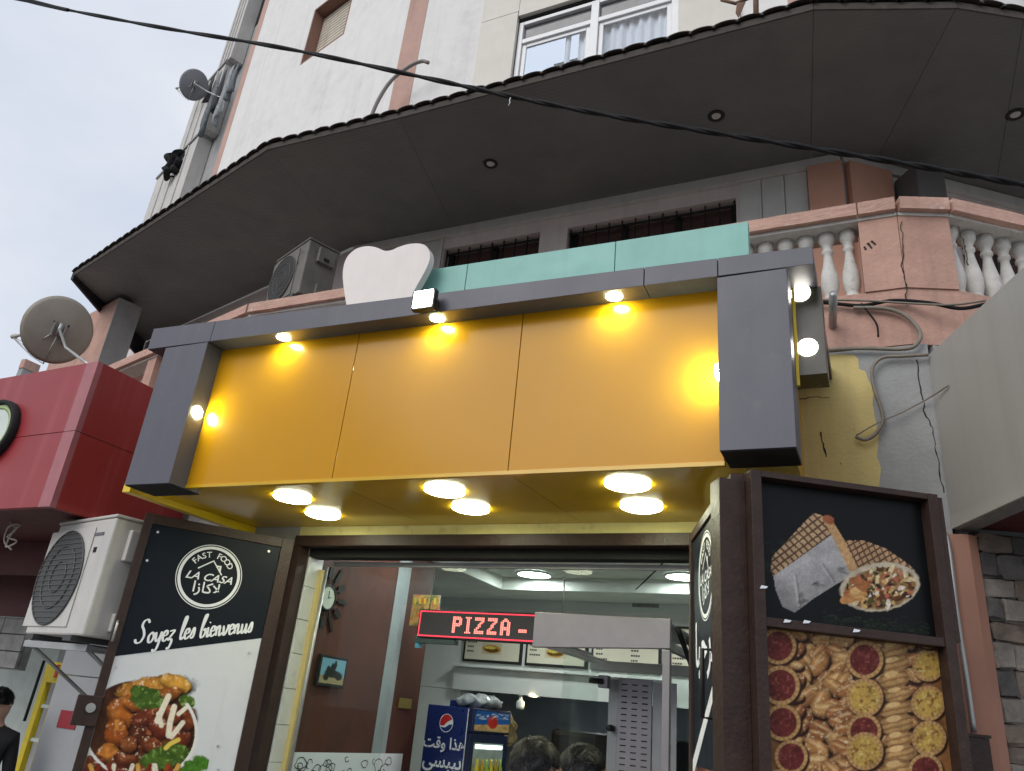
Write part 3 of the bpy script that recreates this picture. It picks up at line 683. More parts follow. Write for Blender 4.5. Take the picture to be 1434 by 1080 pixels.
# neighbouring pier of the balcony, behind the dish
pz = 6.15
P0 = Vector(onZ(167, 417, pz)); P0.z = 0
prl = empty('balcony_divider', (P0.x, P0.y, 3.95), 'pink rendered wall with pale end standing on the balcony behind the large dish', 'wall')
slab('pink_face', [P0 + Vector((0, 0, 1)) * 3.0, P0 + dL * 1.75 + Vector((0, 0, 1)) * 3.0, P0 + dL * 1.75 + Vector((0, 0, 1)) * pz, P0 + Vector((0, 0, 1)) * pz], tuple(-nL * .25), m_pink, prl)
slab('pale_end', [P0 - dL * .012 + Vector((0, 0, 1)) * 3.0, P0 - dL * .012 - nL * .30 + Vector((0, 0, 1)) * 3.0, P0 - dL * .012 - nL * .30 + Vector((0, 0, 1)) * (pz - .001), P0 - dL * .012 + Vector((0, 0, 1)) * (pz - .001)], tuple(dL * .010), m_greywall, prl)
# roof parapets far left behind the fascia
fp = empty('chimney_stack', tuple(onY(28, 520, 9)), 'short pink and grey chimney stack peeping over the red fascia', 'chimney')
c0, c1 = onY(17, 540, 9), onY(38, 506, 9)
box('shaft', c0[0], c1[0] - .05, 9, 9.3, c0[2] - 1.5, c1[2] - .15, m_greywall, fp); box('cap', c0[0] + .02, c1[0] - .03, 8.98, 9.32, c1[2] - .148, c1[2] + .05, m_pink, fp)

# ------------------------------------------------------------------ the shop's sign canopy
cano = empty('shop_sign_canopy', (-2, 4, 2.68), 'mustard yellow sign box in a slate grey frame projecting over the shop door', 'shop sign')
YF, YP = 2.84, 2.955
# top beam, in panels with hairline joints; slightly out of level as in life
def beam_z(x): t = (x + 3.86) / 3.74; return (3.537 + (3.486 - 3.537) * t, 3.676 + (3.569 - 3.676) * t)
cx_ = [-3.86, onY(296, 470, YF)[0], onY(902, 385, YF)[0], onY(1005, 370, YF)[0], -.12]
for a, b in zip(cx_, cx_[1:]):
    (za, zb), (zc, zd) = beam_z(a), beam_z(b); g = .0018
    o = slab('beam_panel', [(a + g, YF, za), (b - g, YF, zc), (b - g, YF, zd), (a + g, YF, zb)], (0, .30, 0), m_grey_acp, cano, bev=.0015)
box('roof_sheet', -3.8, -.2, 3.145, 3.98, 3.52, 3.535, m_galv, cano)
box('beam_core', -3.80, -.16, 2.86, 3.12, 3.545, 3.56, m_dark, cano)
# posts
box('post', -3.705, -3.372, YF + .001, YP + .10, 2.688, 3.528, m_grey_acp, cano, .0015)
box('post', -.502, -.225, YF + .001, YP + .10, 2.716, 3.484, m_grey_acp, cano, .0015)
# black plates paint in the darkness of the posts' open ends
box('post_shade_plate', -3.70, -3.357, YF + .006, YP + .095, 2.6845, 2.6872, m_dark, cano); box('post_shade_plate', -.497, -.23, YF + .006, YP + .095, 2.7125, 2.7152, m_dark, cano)
# yellow panels
xs = [-3.372, onY(484, 570, YP)[0], onY(722, 550, YP)[0], -.503]
for a, b in zip(xs, xs[1:]): box('yellow_panel', a + .0022, b - .0022, YP, YP + .02, 2.712, 3.535 - .0145 * (a + 3.4), m_yel_acp, cano, .001)
box('panel_backing', -3.35, -.505, YP + .024, YP + .03, 2.76, 3.48, m_dark, cano)
# soffit in three sheets
xs2 = [-3.80, -2.45, -1.46, -.24]
def soz(y): return 2.714 + (y - YP) / (4 - YP) * .03
for a, b in zip(xs2, xs2[1:]): slab('soffit_sheet', [(a + .002, YP + .022, soz(YP)), (b - .002, YP + .022, soz(YP)), (b - .002, 3.998, soz(4)), (a + .002, 3.998, soz(4))], (0, 0, .008), m_yel_soff, cano)
box('soffit_lip', -3.371, -.503, YP - .004, YP + .021, 2.694, 2.7115, m_yel_soff, cano)
box('side_trim', -3.862, -3.802, 2.96, 3.998, 2.688, 2.742, m_yel_trim, cano, .002)
box('side_sheet', -3.86, -3.84, 3.13, 3.99, 2.745, 3.51, m_yel_acp, cano)
# right return: yellow side, grey top beam and a short rear post
box('side_sheet', -.300, -.285, 3.125, 3.998, 2.753, 3.484, m_yel_acp, cano)
box('side_beam', -.284, -.122, 3.162, 3.99, 3.488, 3.562, m_grey_acp, cano, .0015)
rp0, rp1 = onY(1145, 524, 3.02), onY(1147, 372, 3.02)
box('yellow_edge', -.2235, -.212, 3.0, 3.019, rp0[2] - .05, 3.484, m_yel_trim, cano)
rpst = box('side_post', -.2835, -.108, 3.02, 3.16, rp0[2], 3.4855, mat('bronze_composite_panel', (.040, .037, .022), .3, var=.08), cano, .0015)
def lamp(name, c, axis, rad, lens_m, par=cano, pro=1.):
    o = lathe(name, [(rad * .9, -.02), (rad * .9, .001), (rad * 1.03, .001), (rad * 1.03, .003), (rad * .9, .006)], m_lampring, par, 24, tuple(c), axis)
    lathe('lens', [(rad * 1.0, 0), (rad * 1.06, .004 * pro), (rad * 1.04, .010 * pro), (rad * .9, .016 * pro), (rad * .6, .019 * pro), (rad * .05, .020 * pro)], lens_m, o, 24, tuple(Vector(c) + Vector(axis) * .003), axis); return o
for u, v in ((397, 473), (612, 450), (860, 416)):
    t = onY(u, v, 2.898); zb = beam_z(t[0])[0]; lamp('spotlight', (t[0], 2.898, zb), (0, 0, -1), .034, m_spot, pro=.18)
t = onX(274, 577, -3.372); lamp('spotlight', (-3.372, 2.898, t[2]), (1, 0, 0), .034, m_spot, pro=.18)
lamp('spotlight', (-.502, 2.898, onX(1003, 506, -.502)[2]), (-1, 0, 0), .034, m_spot)
for u, v in ((1121, 411), (1131, 487)):
    t = onY(u, v, 3.02); lamp('spotlight', (t[0], 3.02, t[2]), (0, -1, 0), .038, m_spot2, pro=.18)
for u, v in ((410, 694), (452, 720), (623, 683), (659, 711), (879, 674), (898, 709)):
    t = onZ(u, v, 2.73); lamp('downlight', (t[0], t[1], soz(t[1])), (0, 0, -1), .098, m_down)

# floodlight clamped on the beam
fc = Vector(onY(592, 418, 2.76)); fl_ = empty('floodlight', tuple(fc), 'lit square white floodlight fixed on the grey sign beam', 'floodlight')
box('housing', fc.x - .062, fc.x + .062, 2.765, 2.80, fc.z - .055, fc.z + .055, m_iron, fl_, .004)
box('lens', fc.x - .052, fc.x + .052, 2.760, 2.764, fc.z - .045, fc.z + .045, m_flood, fl_)
for k in range(6): box('cooling_fin', fc.x - .05 + k * .018, fc.x - .044 + k * .018, 2.801, 2.818, fc.z - .045, fc.z + .045, m_iron, fl_)
tube('bracket', [(fc.x - .07, 2.78, fc.z), (fc.x - .072, 2.80, fc.z - .02), (fc.x - .05, 2.838, fc.z - .03), (fc.x + .05, 2.838, fc.z - .03), (fc.x + .072, 2.80, fc.z - .02), (fc.x + .07, 2.78, fc.z)], .006, m_iron, fl_)

# teal board and tooth cut-out standing on the canopy
m_teal = mat('teal_board_paint', (.22, .47, .41), .5, var=.07, vscale=4, dirt=.35, dcol=(.34, .46, .42), dscale=8, streak=.15, scol=(.10, .25, .22), thresh=.6)
tb = empty('teal_board', (-1.4, 3.45, 3.53), 'long teal painted board standing on top of the yellow sign', 'sign board')
ztl, ztr = 4.213, 4.18; xsT = [-2.66, onY(655, 372, 3.45)[0], onY(862, 345, 3.45)[0], -.447]
for a, b in zip(xsT, xsT[1:]): slab('board_sheet', [(a + .002, 3.45, 3.70), (b - .002, 3.45, 3.70), (b - .002, 3.45, ztl + (ztr - ztl) * (b + 2.37) / 1.92), (a + .002, 3.45, ztl + (ztr - ztl) * (a + 2.37) / 1.92)], (0, .05, 0), m_teal, tb, bev=.002)
for xx in (-2.5, -1.5, -.55): box('stand', xx, xx + .04, 3.505, 3.545, 3.537, 4.15, m_galv, tb)
tp = [(485, 428), (481, 400), (480, 382), (483, 366), (490, 355), (500, 348), (512, 345), (525, 346), (538, 351), (547, 351), (558, 346), (572, 342), (586, 341), (596, 344), (601, 352), (602, 362), (597, 376), (589, 391), (581, 405), (576, 416), (574, 426)]
tp3 = [onY(u, v, 3.33) for u, v in [tuple(q) for q in spline(tp, 3)]]
to = tag(slab('tooth_cutout', [Vector(p) for p in tp3] , (0, .05, 0), mat('off_white_cutout', (.80, .73, .69), .6, var=.04, streak=.3, scol=(.58, .52, .47), dirt=.25, dcol=(.6, .54, .48), dscale=5), None, bev=.002), 'off white tooth shaped cut-out standing above the yellow sign', 'cut-out sign')
# let it stand on the canopy roof
bmx = bmesh.new(); bmx.from_mesh(to.data); zmin = min(v.co.z for v in bmx.verts)
for v in bmx.verts:
    if v.co.z < zmin + .06: v.co.z -= (to.location.z + v.co.z) - 3.537
bmx.to_mesh(to.data); bmx.free()

# ------------------------------------------------------------------ air conditioners
m_acw = mat('yellowed_ac_casing', (.56, .54, .50), .45, var=.06, dirt=.3, dcol=(.34, .31, .27), dscale=4, streak=.25, scol=(.36, .33, .29))
m_acg = mat('dark_fan_guard', (.05, .05, .05), .5)
def ac_unit(label, base, rz, w=.78, h=.60, dp=.28, fan_x=-.17, group='air conditioner outdoor units', m_acw=m_acw):
    """front faces local -Y; base = centre of the underside"""
    a = empty('air_conditioner', tuple(base), label, 'air conditioner', group, rz); Mx = WM[a.name]
    def lb(name, x0, x1, y0, y1, z0, z1, m, par=a, bev=0.):
        bm = bmesh.new(); bm_box(bm, x0, x1, y0, y1, z0, z1)
        if bev: bmesh.ops.bevel(bm, geom=list(bm.edges), offset=bev, segments=2, affect='EDGES', profile=.5)
        o = from_bm(name, bm, m, par, local=True); return o
    lb('casing', -w / 2, w / 2, -dp / 2, dp / 2, .03, h, m_acw, bev=.012)
    lb('lid', -w / 2 - .006, w / 2 + .006, -dp / 2 - .006, dp / 2 + .006, h + .001, h + .02, m_acw, bev=.006)
    fr_ = .40 * h
    fz = h * .52; lb('fan_plate', fan_x - fr_ - .01, fan_x + fr_ + .01, -dp / 2 - .008, -dp / 2 - .001, fz - fr_ - .01, fz + fr_ + .01, m_acw, bev=.003)
    fan = lathe('fan_opening', [(fr_, 0), (fr_, .004)], m_acg, a, 40, (fan_x, -dp / 2 - .009, fz), (0, -1, 0), local=True, smooth=False)
    bm = bmesh.new()
    for k in range(18):
        zz = fz - fr_ + (k + .5) * 2 * fr_ / 18; hw = math.sqrt(max(0, fr_ ** 2 - (zz - fz) ** 2)); bm_box(bm, fan_x - hw, fan_x + hw, -dp / 2 - .018, -dp / 2 - .014, zz - .004, zz + .003)
    for k in range(3):
        rr = fr_ * (k + 1) / 3; bm_tube(bm, [(fan_x + rr * math.cos(t), -dp / 2 - .016, fz + rr * math.sin(t)) for t in np.linspace(0, 2 * math.pi, 33)], .004, 5)
    kind(from_bm('fan_guard', bm, mat('guard_wire', (.075, .075, .07), .6), a, local=True), 'stuff')
    lb('badge', w / 2 - .21, w / 2 - .10, -dp / 2 - .004, -dp / 2 - .001, h - .10, h - .082, mat('badge_grey', (.12, .12, .13), .4)); lb('sticker', w / 2 - .17, w / 2 - .135, -dp / 2 - .004, -dp / 2 - .001, h - .20, h - .17, m_dark)
    lb('valve_cover', w / 2 + .001, w / 2 + .045, -.06, .10, h * .66, h * .92, m_acw, bev=.006); lb('valve_handle', w / 2 + .046, w / 2 + .055, -.01, .04, h * .7, h * .75, m_dark)
    lb('service_port', w / 2 + .001, w / 2 + .04, -.02, .06, .07, .17, m_acw, bev=.005)
    for sx in (-1, 1): lb('foot', sx * w * .33 - .05, sx * w * .33 + .05, -dp / 2 - .02, dp / 2 + .02, 0, .029, m_acg)
    return a
ab = onY(98, 900, 3.30)
ac1 = ac_unit('large dirty white air conditioner on a bracket under the red fascia', (-4.36, 3.34, 1.885), math.radians(-13), .74, .70, .30, -.13)
bk = empty('wall_bracket', (-4.36, 3.3, 1.6), 'grey steel shelf bracket carrying the air conditioner under the red fascia', 'bracket')
for dx in (-.26, .22):
    tube('arm', [(-4.36 + dx, 3.22, 1.868), (-4.36 + dx, 3.9, 1.868)], .014, m_galv, bk, 6); tube('brace', [(-4.36 + dx, 3.25, 1.855), (-4.36 + dx, 3.9, 1.5)], .012, m_galv, bk, 6)
box('shelf', -4.62, -4.08, 3.2, 3.24, 1.84, 1.876, m_galv, bk)
pa = onY(430, 392, 4.62)
ac2 = ac_unit('small grimy air conditioner hung high on the balcony under the awning', (pa[0] + .02, 4.55, 4.80), math.radians(-22), .60, .56, .30, -.08, m_acw=mat('grimy_shaded_casing', (.15, .14, .12), .6, var=.2, dirt=.6, dcol=(.07, .06, .05), dscale=6, streak=.4, scol=(.08, .07, .06)))  # casing colour holds both grime and the shade of the balcony
bk2 = empty('wall_bracket', (pa[0], 4.6, 4.6), 'thin steel stand under the grimy balcony air conditioner', 'bracket')
for sx in (-.22, .22):
    tube('leg', [(pa[0] + sx, 4.55, 3.955), (pa[0] + sx, 4.55, 4.785)], .014, m_galv, bk2, 6)
tube('rail', [(pa[0] - .26, 4.55, 4.786), (pa[0] + .26, 4.55, 4.786)], .013, m_galv, bk2, 6)
# dark tarpaulin-like shutter lying on the balcony left of the air conditioner
bs = [onY(u, v, 4.35) for u, v in ((300, 440), (352, 408), (395, 394), (430, 402), (380, 418))]

# ------------------------------------------------------------------ red fascia of the neighbouring shop
m_red = mat('faded_red_composite', (.30, .026, .031), .42, var=.07, vscale=2.5, streak=.45, scol=(.42, .09, .095), rvar=.08, dirt=.12, dcol=(.33, .12, .12), dscale=5, thresh=.6)
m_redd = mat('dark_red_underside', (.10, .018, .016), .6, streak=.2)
m_redtrim = mat('sun_bleached_red_corner', (.38, .13, .145), .5, var=.1, vscale=9)
red = empty('red_fascia', (-5.0, 3.0, 2.62), 'faded red shop fascia with bleached corner to the left of the yellow sign', 'shop sign')
rz0, rzm, rz1 = 2.63, 3.12, 3.605; XC = -4.505
def rf(x): return 3.0 + (XC - x) * .045
for z0, z1 in ((rz0, rzm - .002), (rzm + .002, rz1)):
    slab('front_panel', [(XC - .12, rf(XC - .12), z0), (-8.5, rf(-8.5), z0), (-8.5, rf(-8.5), z1), (XC - .12, rf(XC - .12), z1)], (0, .04, 0), m_red, red, bev=.0015)
    slab('bleached_corner', [(XC, 3.0, z0), (XC - .118, rf(XC - .118), z0), (XC - .118, rf(XC - .118), z1), (XC, 3.0, z1)], (0, .04, 0), m_redtrim, red)
    slab('side_panel', [(XC, 3.041, z0), (XC, 3.99, z0), (XC, 3.99, z1), (XC, 3.041, z1)], (-.04, 0, 0), m_red, red, bev=.0015)
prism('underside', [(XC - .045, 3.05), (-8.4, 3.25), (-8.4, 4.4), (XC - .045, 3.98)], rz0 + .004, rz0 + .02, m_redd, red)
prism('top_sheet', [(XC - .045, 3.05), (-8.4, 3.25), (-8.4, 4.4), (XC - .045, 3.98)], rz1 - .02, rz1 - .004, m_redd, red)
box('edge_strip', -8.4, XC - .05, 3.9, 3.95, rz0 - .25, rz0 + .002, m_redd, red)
ec = Vector(onY(1, 606, 3.05)); em = empty('round_emblem', (ec.x, 3.1, ec.z - .2), 'round white emblem plate with a thick black rim on the red fascia', 'sign')
fy = rf(ec.x)
er = .215
lathe('rim', [(er * .86, -.0), (er * .86, .06), (er, .06), (er + .004, .03), (er, 0)], m_dark, em, 40, (ec.x, fy - .001, ec.z), (0, -1, 0), hollow=True)
disc('plate', (ec.x, fy - .004, ec.z), er * .855, (0, -1, 0), .04, mat('pale_plate', (.68, .74, .68), .35, dirt=.5, dcol=(.45, .56, .42), dscale=14), em, 40)
lathe('ring', [(er * .70, 0), (er * .70, .004), (er * .82, .004), (er * .82, 0)], mat('lime_ring', (.40, .52, .22), .4), em, 40, (ec.x, fy - .045, ec.z), (0, -1, 0), hollow=True)
tag(tube('string_tangle', [onY(u, v, 3.35) for u, v in ((14, 730), (22, 742), (10, 752), (24, 758), (8, 766), (18, 745), (28, 735), (12, 738), (6, 758), (16, 770))], .006, mat('dirty_string', (.5, .46, .4), .9), None, 5, 4), 'tangled pale string hanging under the red fascia', 'string')

# ------------------------------------------------------------------ right-hand neighbour: beige sign box, pilaster, stone cladding
bn = np.array([-.92, -.39, 0]); bP = onY(1318, 620, 3.985)
T0, T1, B1, B0 = (onP(u, v, bP, bn) for u, v in ((1300, 497), (1434, 385), (1434, 690), (1335, 740)))
bd = Vector((.39, -.92, 0)).normalized(); bs_ = Vector((.92, .39, 0)).normalized()
bo = Vector((T0[0], T0[1], 0)); bz0, bz1 = B0[2], T0[2]
beige = empty('beige_sign_box', (bo.x, bo.y, 2.7), 'plain beige sign box jutting out at the right edge', 'shop sign')
m_beige = mat('beige_composite_panel', (.40, .395, .365), .33, var=.04, vscale=1.5, rvar=.08, dirt=.25, dcol=(.32, .30, .27), dscale=4, streak=.3, scol=(.30, .285, .26))
e = bo + bd * 1.05
slab('side_panel', [bo + Vector((0, 0, bz0)), e + Vector((0, 0, bz0)), e + Vector((0, 0, bz1)), bo + Vector((0, 0, bz1))], tuple(bs_ * .02), m_beige, beige, bev=.0015)
e2 = e + bs_ * 3
slab('front_panel', [e + bs_ * .021 + Vector((0, 0, bz0)), e2 + Vector((0, 0, bz0)), e2 + Vector((0, 0, bz1)), e + bs_ * .021 + Vector((0, 0, bz1))], tuple(-bd * .02), m_beige, beige)
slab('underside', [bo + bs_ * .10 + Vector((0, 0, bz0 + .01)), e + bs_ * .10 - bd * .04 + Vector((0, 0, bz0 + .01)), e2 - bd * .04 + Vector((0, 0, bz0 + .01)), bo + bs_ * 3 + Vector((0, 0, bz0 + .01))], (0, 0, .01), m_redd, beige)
slab('metal_edge', [bo + bs_ * .021 + Vector((0, 0, bz0 - .004)), e + bs_ * .021 + Vector((0, 0, bz0 - .004)), e + bs_ * .098 + Vector((0, 0, bz0 - .004)), bo + bs_ * .098 + Vector((0, 0, bz0 - .004))], (0, 0, .012), m_galv, beige)
slab('top_sheet', [bo + bs_ * .03 + Vector((0, 0, bz1 - .012)), e + bs_ * .03 + Vector((0, 0, bz1 - .012)), e2 + Vector((0, 0, bz1 - .012)), bo + bs_ * 3 + Vector((0, 0, bz1 - .012))], (0, 0, .01), m_beige, beige)
# wall of the corner facet below and beside it
cw = Vector((.362, 4.03, 0)); cd = Vector((math.cos(math.radians(30)), math.sin(math.radians(30)), 0)); cn = Vector((cd.y, -cd.x, 0))
def cwall(name, t0, t1, z0, z1, out, th, m, par):
    a = cw + cd * t0 + cn * out; b = cw + cd * t1 + cn * out; return wall(name, a[:2], b[:2], z0, z1, th, m, par)
cwall('ground_wall', 0, 4.0, .12, 3.653, 0, .2, m_greywall, bld)
def tC(u, v, out=0.): p = onP(u, v, tuple(cw + cn * out), tuple(cn)); return (Vector((p[0], p[1], 0)) - cw).dot(cd), p[2]
tp0, _ = tC(1322, 800); tp1, _ = tC(1362, 800)
m_pil = mat('salmon_pilaster_paint', (.37, .185, .13), .75, var=.07, streak=.25, scol=(.2, .11, .08))
pe = cw + cd * tp1; tag(prism('pilaster', [(.12, 3.94), (.39, 3.955), tuple((pe + cn * .06)[:2]), tuple((pe + cn * .003)[:2]), (.345, 3.996), (.12, 3.996)], .12, 2.66, m_pil, None), 'salmon painted pilaster between the food frame and the stone wall', 'pilaster')
sw = empty('stone_clad_wall', tuple(cw + cd * (tp1 + .5) + Vector((0, 0, .12))), 'dark grey stone clad wall at the lower right edge', 'wall')
cwall('mortar_bed', tp1 + .003, tp1 + 1.6, .12, 2.69, .03, .028, mat('dark_mortar', (.075, .07, .065), .95), sw)
m_st = [mat('stone_%s' % n, c, .75, var=.3, vscale=14, bump=.8, bscale=38) for n, c in (('slate', (.125, .118, .112)), ('brown', (.165, .13, .105)), ('pale', (.22, .195, .17)), ('charcoal', (.09, .083, .08)), ('rust', (.19, .14, .10)))]
z = .9; rs = random.Random(5)
while z < 2.62:
    h = rs.uniform(.055, .12); t = tp1 + .006 + (rs.uniform(-.1, 0)); 
    while t < tp1 + 1.3:
        w = rs.uniform(.10, .26); a = max(t, tp1 + .006)
        if t + w - a > .03:
            out = rs.uniform(.042, .07); o = cwall('stone', a, t + w - .006, z, min(z + h - .006, 2.68), out, out - .031, rs.choice(m_st), sw)
            bm = bmesh.new(); bm.from_mesh(o.data); bmesh.ops.bevel(bm, geom=list(bm.edges), offset=.008, segments=1, affect='EDGES')
            for v in bm.verts: v.co += Vector((rs.uniform(-.009, .009), rs.uniform(-.008, .008), rs.uniform(-.009, .009)))
            bm.to_mesh(o.data); bm.free()
        t += w
    z += h
# conduit, meter box
def cp(u, v, out): p = onP(u, v, tuple(cw + cn * out), tuple(cn)); return Vector(p)
tag(tube('conduit_pipe', [cp(1316, 742, .07), cp(1328, 760, .075), cp(1340, 860, .075), cp(1355, 960, .075), cp(1364, 1026, .075)], .011, m_galv, None, 8, 5), 'thin galvanised conduit running down the salmon pilaster', 'pipe')
mb0, mb1 = cp(1335, 1028, .3), cp(1378, 1080, .3)
mbx = empty('junction_box', tuple(cp(1358, 1075, .06)), 'dark brown steel box at the foot of the conduit', 'box')
ta, za = tC(1338, 1030, .12); tb_, _ = tC(1380, 1030, .12)
cwall('body', ta, tb_, 1.25, za, .14, .088, m_brown, mbx); cwall('lid', ta - .006, tb_ + .006, za + .001, za + .012, .146, .095, m_brown, mbx)
tag(tube('pipe_stub', [onY(1166, 459, 4.01), onY(1167, 411, 3.74)], .021, m_galv, None, 14), 'short rusty pipe stub poking out of the pink band', 'pipe')
# cables on the wall
def cable(pts, r, m, label, y=3.965, sp=6):
    return tag(tube('wall_cable', [onY(*q, y) if len(q) == 2 else onY(q[0], q[1], q[2]) for q in pts], r, m, None, 7, sp), label, 'cable', 'cables on the right wall')
cable([(1090, 428), (1150, 424), (1205, 428), (1250, 421), (1300, 424), (1345, 432), (1385, 425, 4.0)], .010, m_rubber, 'black cable bundle running along the foot of the balusters')
cable([(1140, 420), (1208, 421), (1260, 424), (1330, 427), (1380, 421, 4.0)], .006, m_greycable, 'thin grey cable above the black bundle', 3.955)
cable([(1195, 431), (1238, 432), (1268, 442), (1288, 465), (1283, 483), (1262, 489), (1200, 488), (1130, 492)], .011, m_greycable, 'thick grey cable looping back in a hairpin on the pink band')
cable([(1300, 497), (1262, 499), (1236, 501), (1222, 515), (1223, 540), (1233, 570), (1236, 590), (1226, 608), (1212, 616), (1198, 612)], .009, m_greycable, 'pale cable curling down over the yellow and grey wall')
cable([(1199, 610), (1230, 592), (1262, 578), (1300, 558), (1328, 540, 3.85)], .0035, m_greycable, 'thin stray wire crossing to the beige box')
cable([(1206, 425), (1218, 440), (1228, 455), (1230, 472)], .005, m_rubber, 'short black wire end dangling on the pink band', 3.96)

# ------------------------------------------------------------------ overhead power cable: two twisted cores
cpts = spline([onY(u, v, 3.0 + (u + 120) / 1720 * .95) for u, v in ((-600, -150), (-120, -38), (20, -2), (200, 34), (400, 68), (600, 110), (720, 136), (860, 163), (1000, 186), (1150, 210), (1300, 235), (1434, 259), (1600, 290), (1950, 352), (2300, 410))], 26)
pc = empty('power_cable', tuple(cpts[len(cpts) // 2]), 'black twisted power cable crossing the picture high in front of the awning', 'cable')
for ph in (0, math.pi):
    tube('core', [Vector(p) + Vector((0, math.cos(ph + i * .30), math.sin(ph + i * .30))) * .0075 for i, p in enumerate(cpts)], .0120, m_rubber, pc, 7)
q = Vector(onY(715, 137, 3.44)); tube('tie', [q, q + Vector((0, -.01, -.03)), q + Vector((.006, -.01, -.055)), q + Vector((-.004, -.01, -.075))], .003, m_alu, pc, 5)
# bent hose and plant pole over the awning edge
hz_ = [onY(u, v, 5.35) for u, v in ((518, 168), (530, 140), (548, 113), (572, 94), (590, 86), (600, 88))]
tag(tube('bent_hose', hz_, .022, mat('grey_hose', (.25, .23, .21), .7), None, 8, 5), 'bent grey hose curving up from the awning against the pink stripe', 'hose')
pl = empty('antenna_pole', tuple(onY(1058, 30, 4.7)), 'rusty pole stump with broken aerial parts above the awning edge', 'antenna')
m_rust = mat('rusty_steel', (.20, .12, .075), .8, .3, var=.3, vscale=20)
tube('pole', [onY(1059, 40, 4.7), onY(1058, -40, 4.7)], .022, m_rust, pl); tube('element', [onY(1010, 0, 4.7), onY(1030, 5, 4.7), onY(1058, -6, 4.7)], .014, m_rust, pl); 
slab('reflector', [onY(1032, 4, 4.68), onY(1044, 2, 4.68), onY(1034, 24, 4.68), onY(1030, 18, 4.68)], (0, .01, 0), m_rust, pl)
# ventilation box under the lining at right
vb = Vector(onP(1306, 262, tuple(o37 + n37 * .3), tuple(n37)))
vbx = empty('roller_box', tuple(vb), 'dark boxy shutter housing hung under the awning at the corner', 'housing')
a = vb - d37 * .13
slab('housing', [a + Vector((0, 0, -.12)), a + d37 * .26 + Vector((0, 0, -.12)), a + d37 * .26 + Vector((0, 0, .2)), a + Vector((0, 0, .2))], tuple(-n37 * .25), mat('dark_grey_housing', (.10, .10, .095), .6), vbx, bev=.01)
slab('brown_bottom', [a + n37 * .004 + Vector((0, 0, -.19)), a + d37 * .26 + n37 * .004 + Vector((0, 0, -.19)), a + d37 * .26 + n37 * .004 + Vector((0, 0, -.121)), a + n37 * .004 + Vector((0, 0, -.121))], tuple(-n37 * .24), mat('brown_bottom_rail', (.09, .06, .04), .5), vbx, bev=.01)

# ------------------------------------------------------------------ printed boards and door leaves
m_print = printmat(); m_ink_w = mat('white_print_ink', (.80, .82, .85), .4, var=.02)
m_navy = mat('navy_black_board', (.008, .012, .019), .45, var=.1, spec=.15)
m_screw = mat('screw_head', (.6, .6, .6), .3, .8)
ZV = Vector((0, 0, 1))
class Leaf:
    def __init__(s, A, d, n): s.A = Vector((A[0], A[1], 0)); s.d = Vector((d[0], d[1], 0)).normalized(); s.n = Vector((n[0], n[1], 0)).normalized()
    def p(s, a, z, out=0.): return s.A + s.d * a + ZV * z + s.n * out
    def rect(s, name, a0, a1, z0, z1, out, th, m, par, bev=0.): return slab(name, [s.p(a0, z0, out), s.p(a1, z0, out), s.p(a1, z1, out), s.p(a0, z1, out)], tuple(-s.n * th), m, par, bev=bev)
    def pm(s, a, z, out, flip=False, tilt=0.):
        x = -s.d if flip else s.d; y = ZV
        if tilt: x, y = x * math.cos(tilt) + y * math.sin(tilt), y * math.cos(tilt) - x * math.sin(tilt)
        return plane_mat(s.p(a, z, out), x, y)
BRUSH = {'S': (.75, [[(.68, .85), (.55, 1.0), (.35, .95), (.28, .75), (.42, .55), (.5, .3), (.35, .05), (.1, .05), (.02, .2)]]),
 'o': (.42, [[(.2, .42), (.06, .28), (.08, .05), (.22, 0), (.34, .15), (.32, .36), (.2, .42), (.3, .36), (.42, .38)]]),
 'y': (.45, [[(.05, .42), (.08, .12), (.18, .02), (.32, .2), (.38, .42), (.34, .1), (.24, -.3), (.08, -.42), (.02, -.3)]]),
 'e': (.36, [[(.04, .2), (.26, .26), (.27, .4), (.14, .43), (.05, .25), (.08, .05), (.2, 0), (.36, .12)]]),
 'z': (.42, [[(.05, .4), (.34, .42), (.2, .22), (.04, .02), (.22, .05), (.26, -.1), (.15, -.35), (.02, -.3)]]),
 'l': (.26, [[(.04, .15), (.22, .7), (.26, .95), (.16, .95), (.07, .5), (.06, .1), (.14, 0), (.26, .1)]]),
 's': (.34, [[(.02, .05), (.2, .45), (.26, .25), (.2, .02), (.04, .04)]]),
 'b': (.42, [[(.04, .3), (.22, .8), (.26, .98), (.15, .95), (.06, .5), (.06, .05), (.2, 0), (.32, .18), (.26, .36), (.2, .3), (.4, .36)]]),
 'i': (.2, [[(.05, .42), (.05, .05), (.12, 0), (.2, .1)], [(.09, .6), (.11, .62), (.13, .64)]]),
 'n': (.45, [[(.03, .42), (.04, .2), (.05, 0)], [(.05, .25), (.16, .42), (.24, .36), (.25, .06), (.32, 0), (.45, .12)]]),
 'v': (.4, [[(.03, .42), (.1, .02), (.2, .05), (.32, .3), (.33, .42), (.42, .36)]]),
 'u': (.45, [[(.04, .42), (.05, .08), (.14, 0), (.28, .2), (.32, .42)], [(.32, .42), (.32, .06), (.38, 0), (.46, .12)]])}
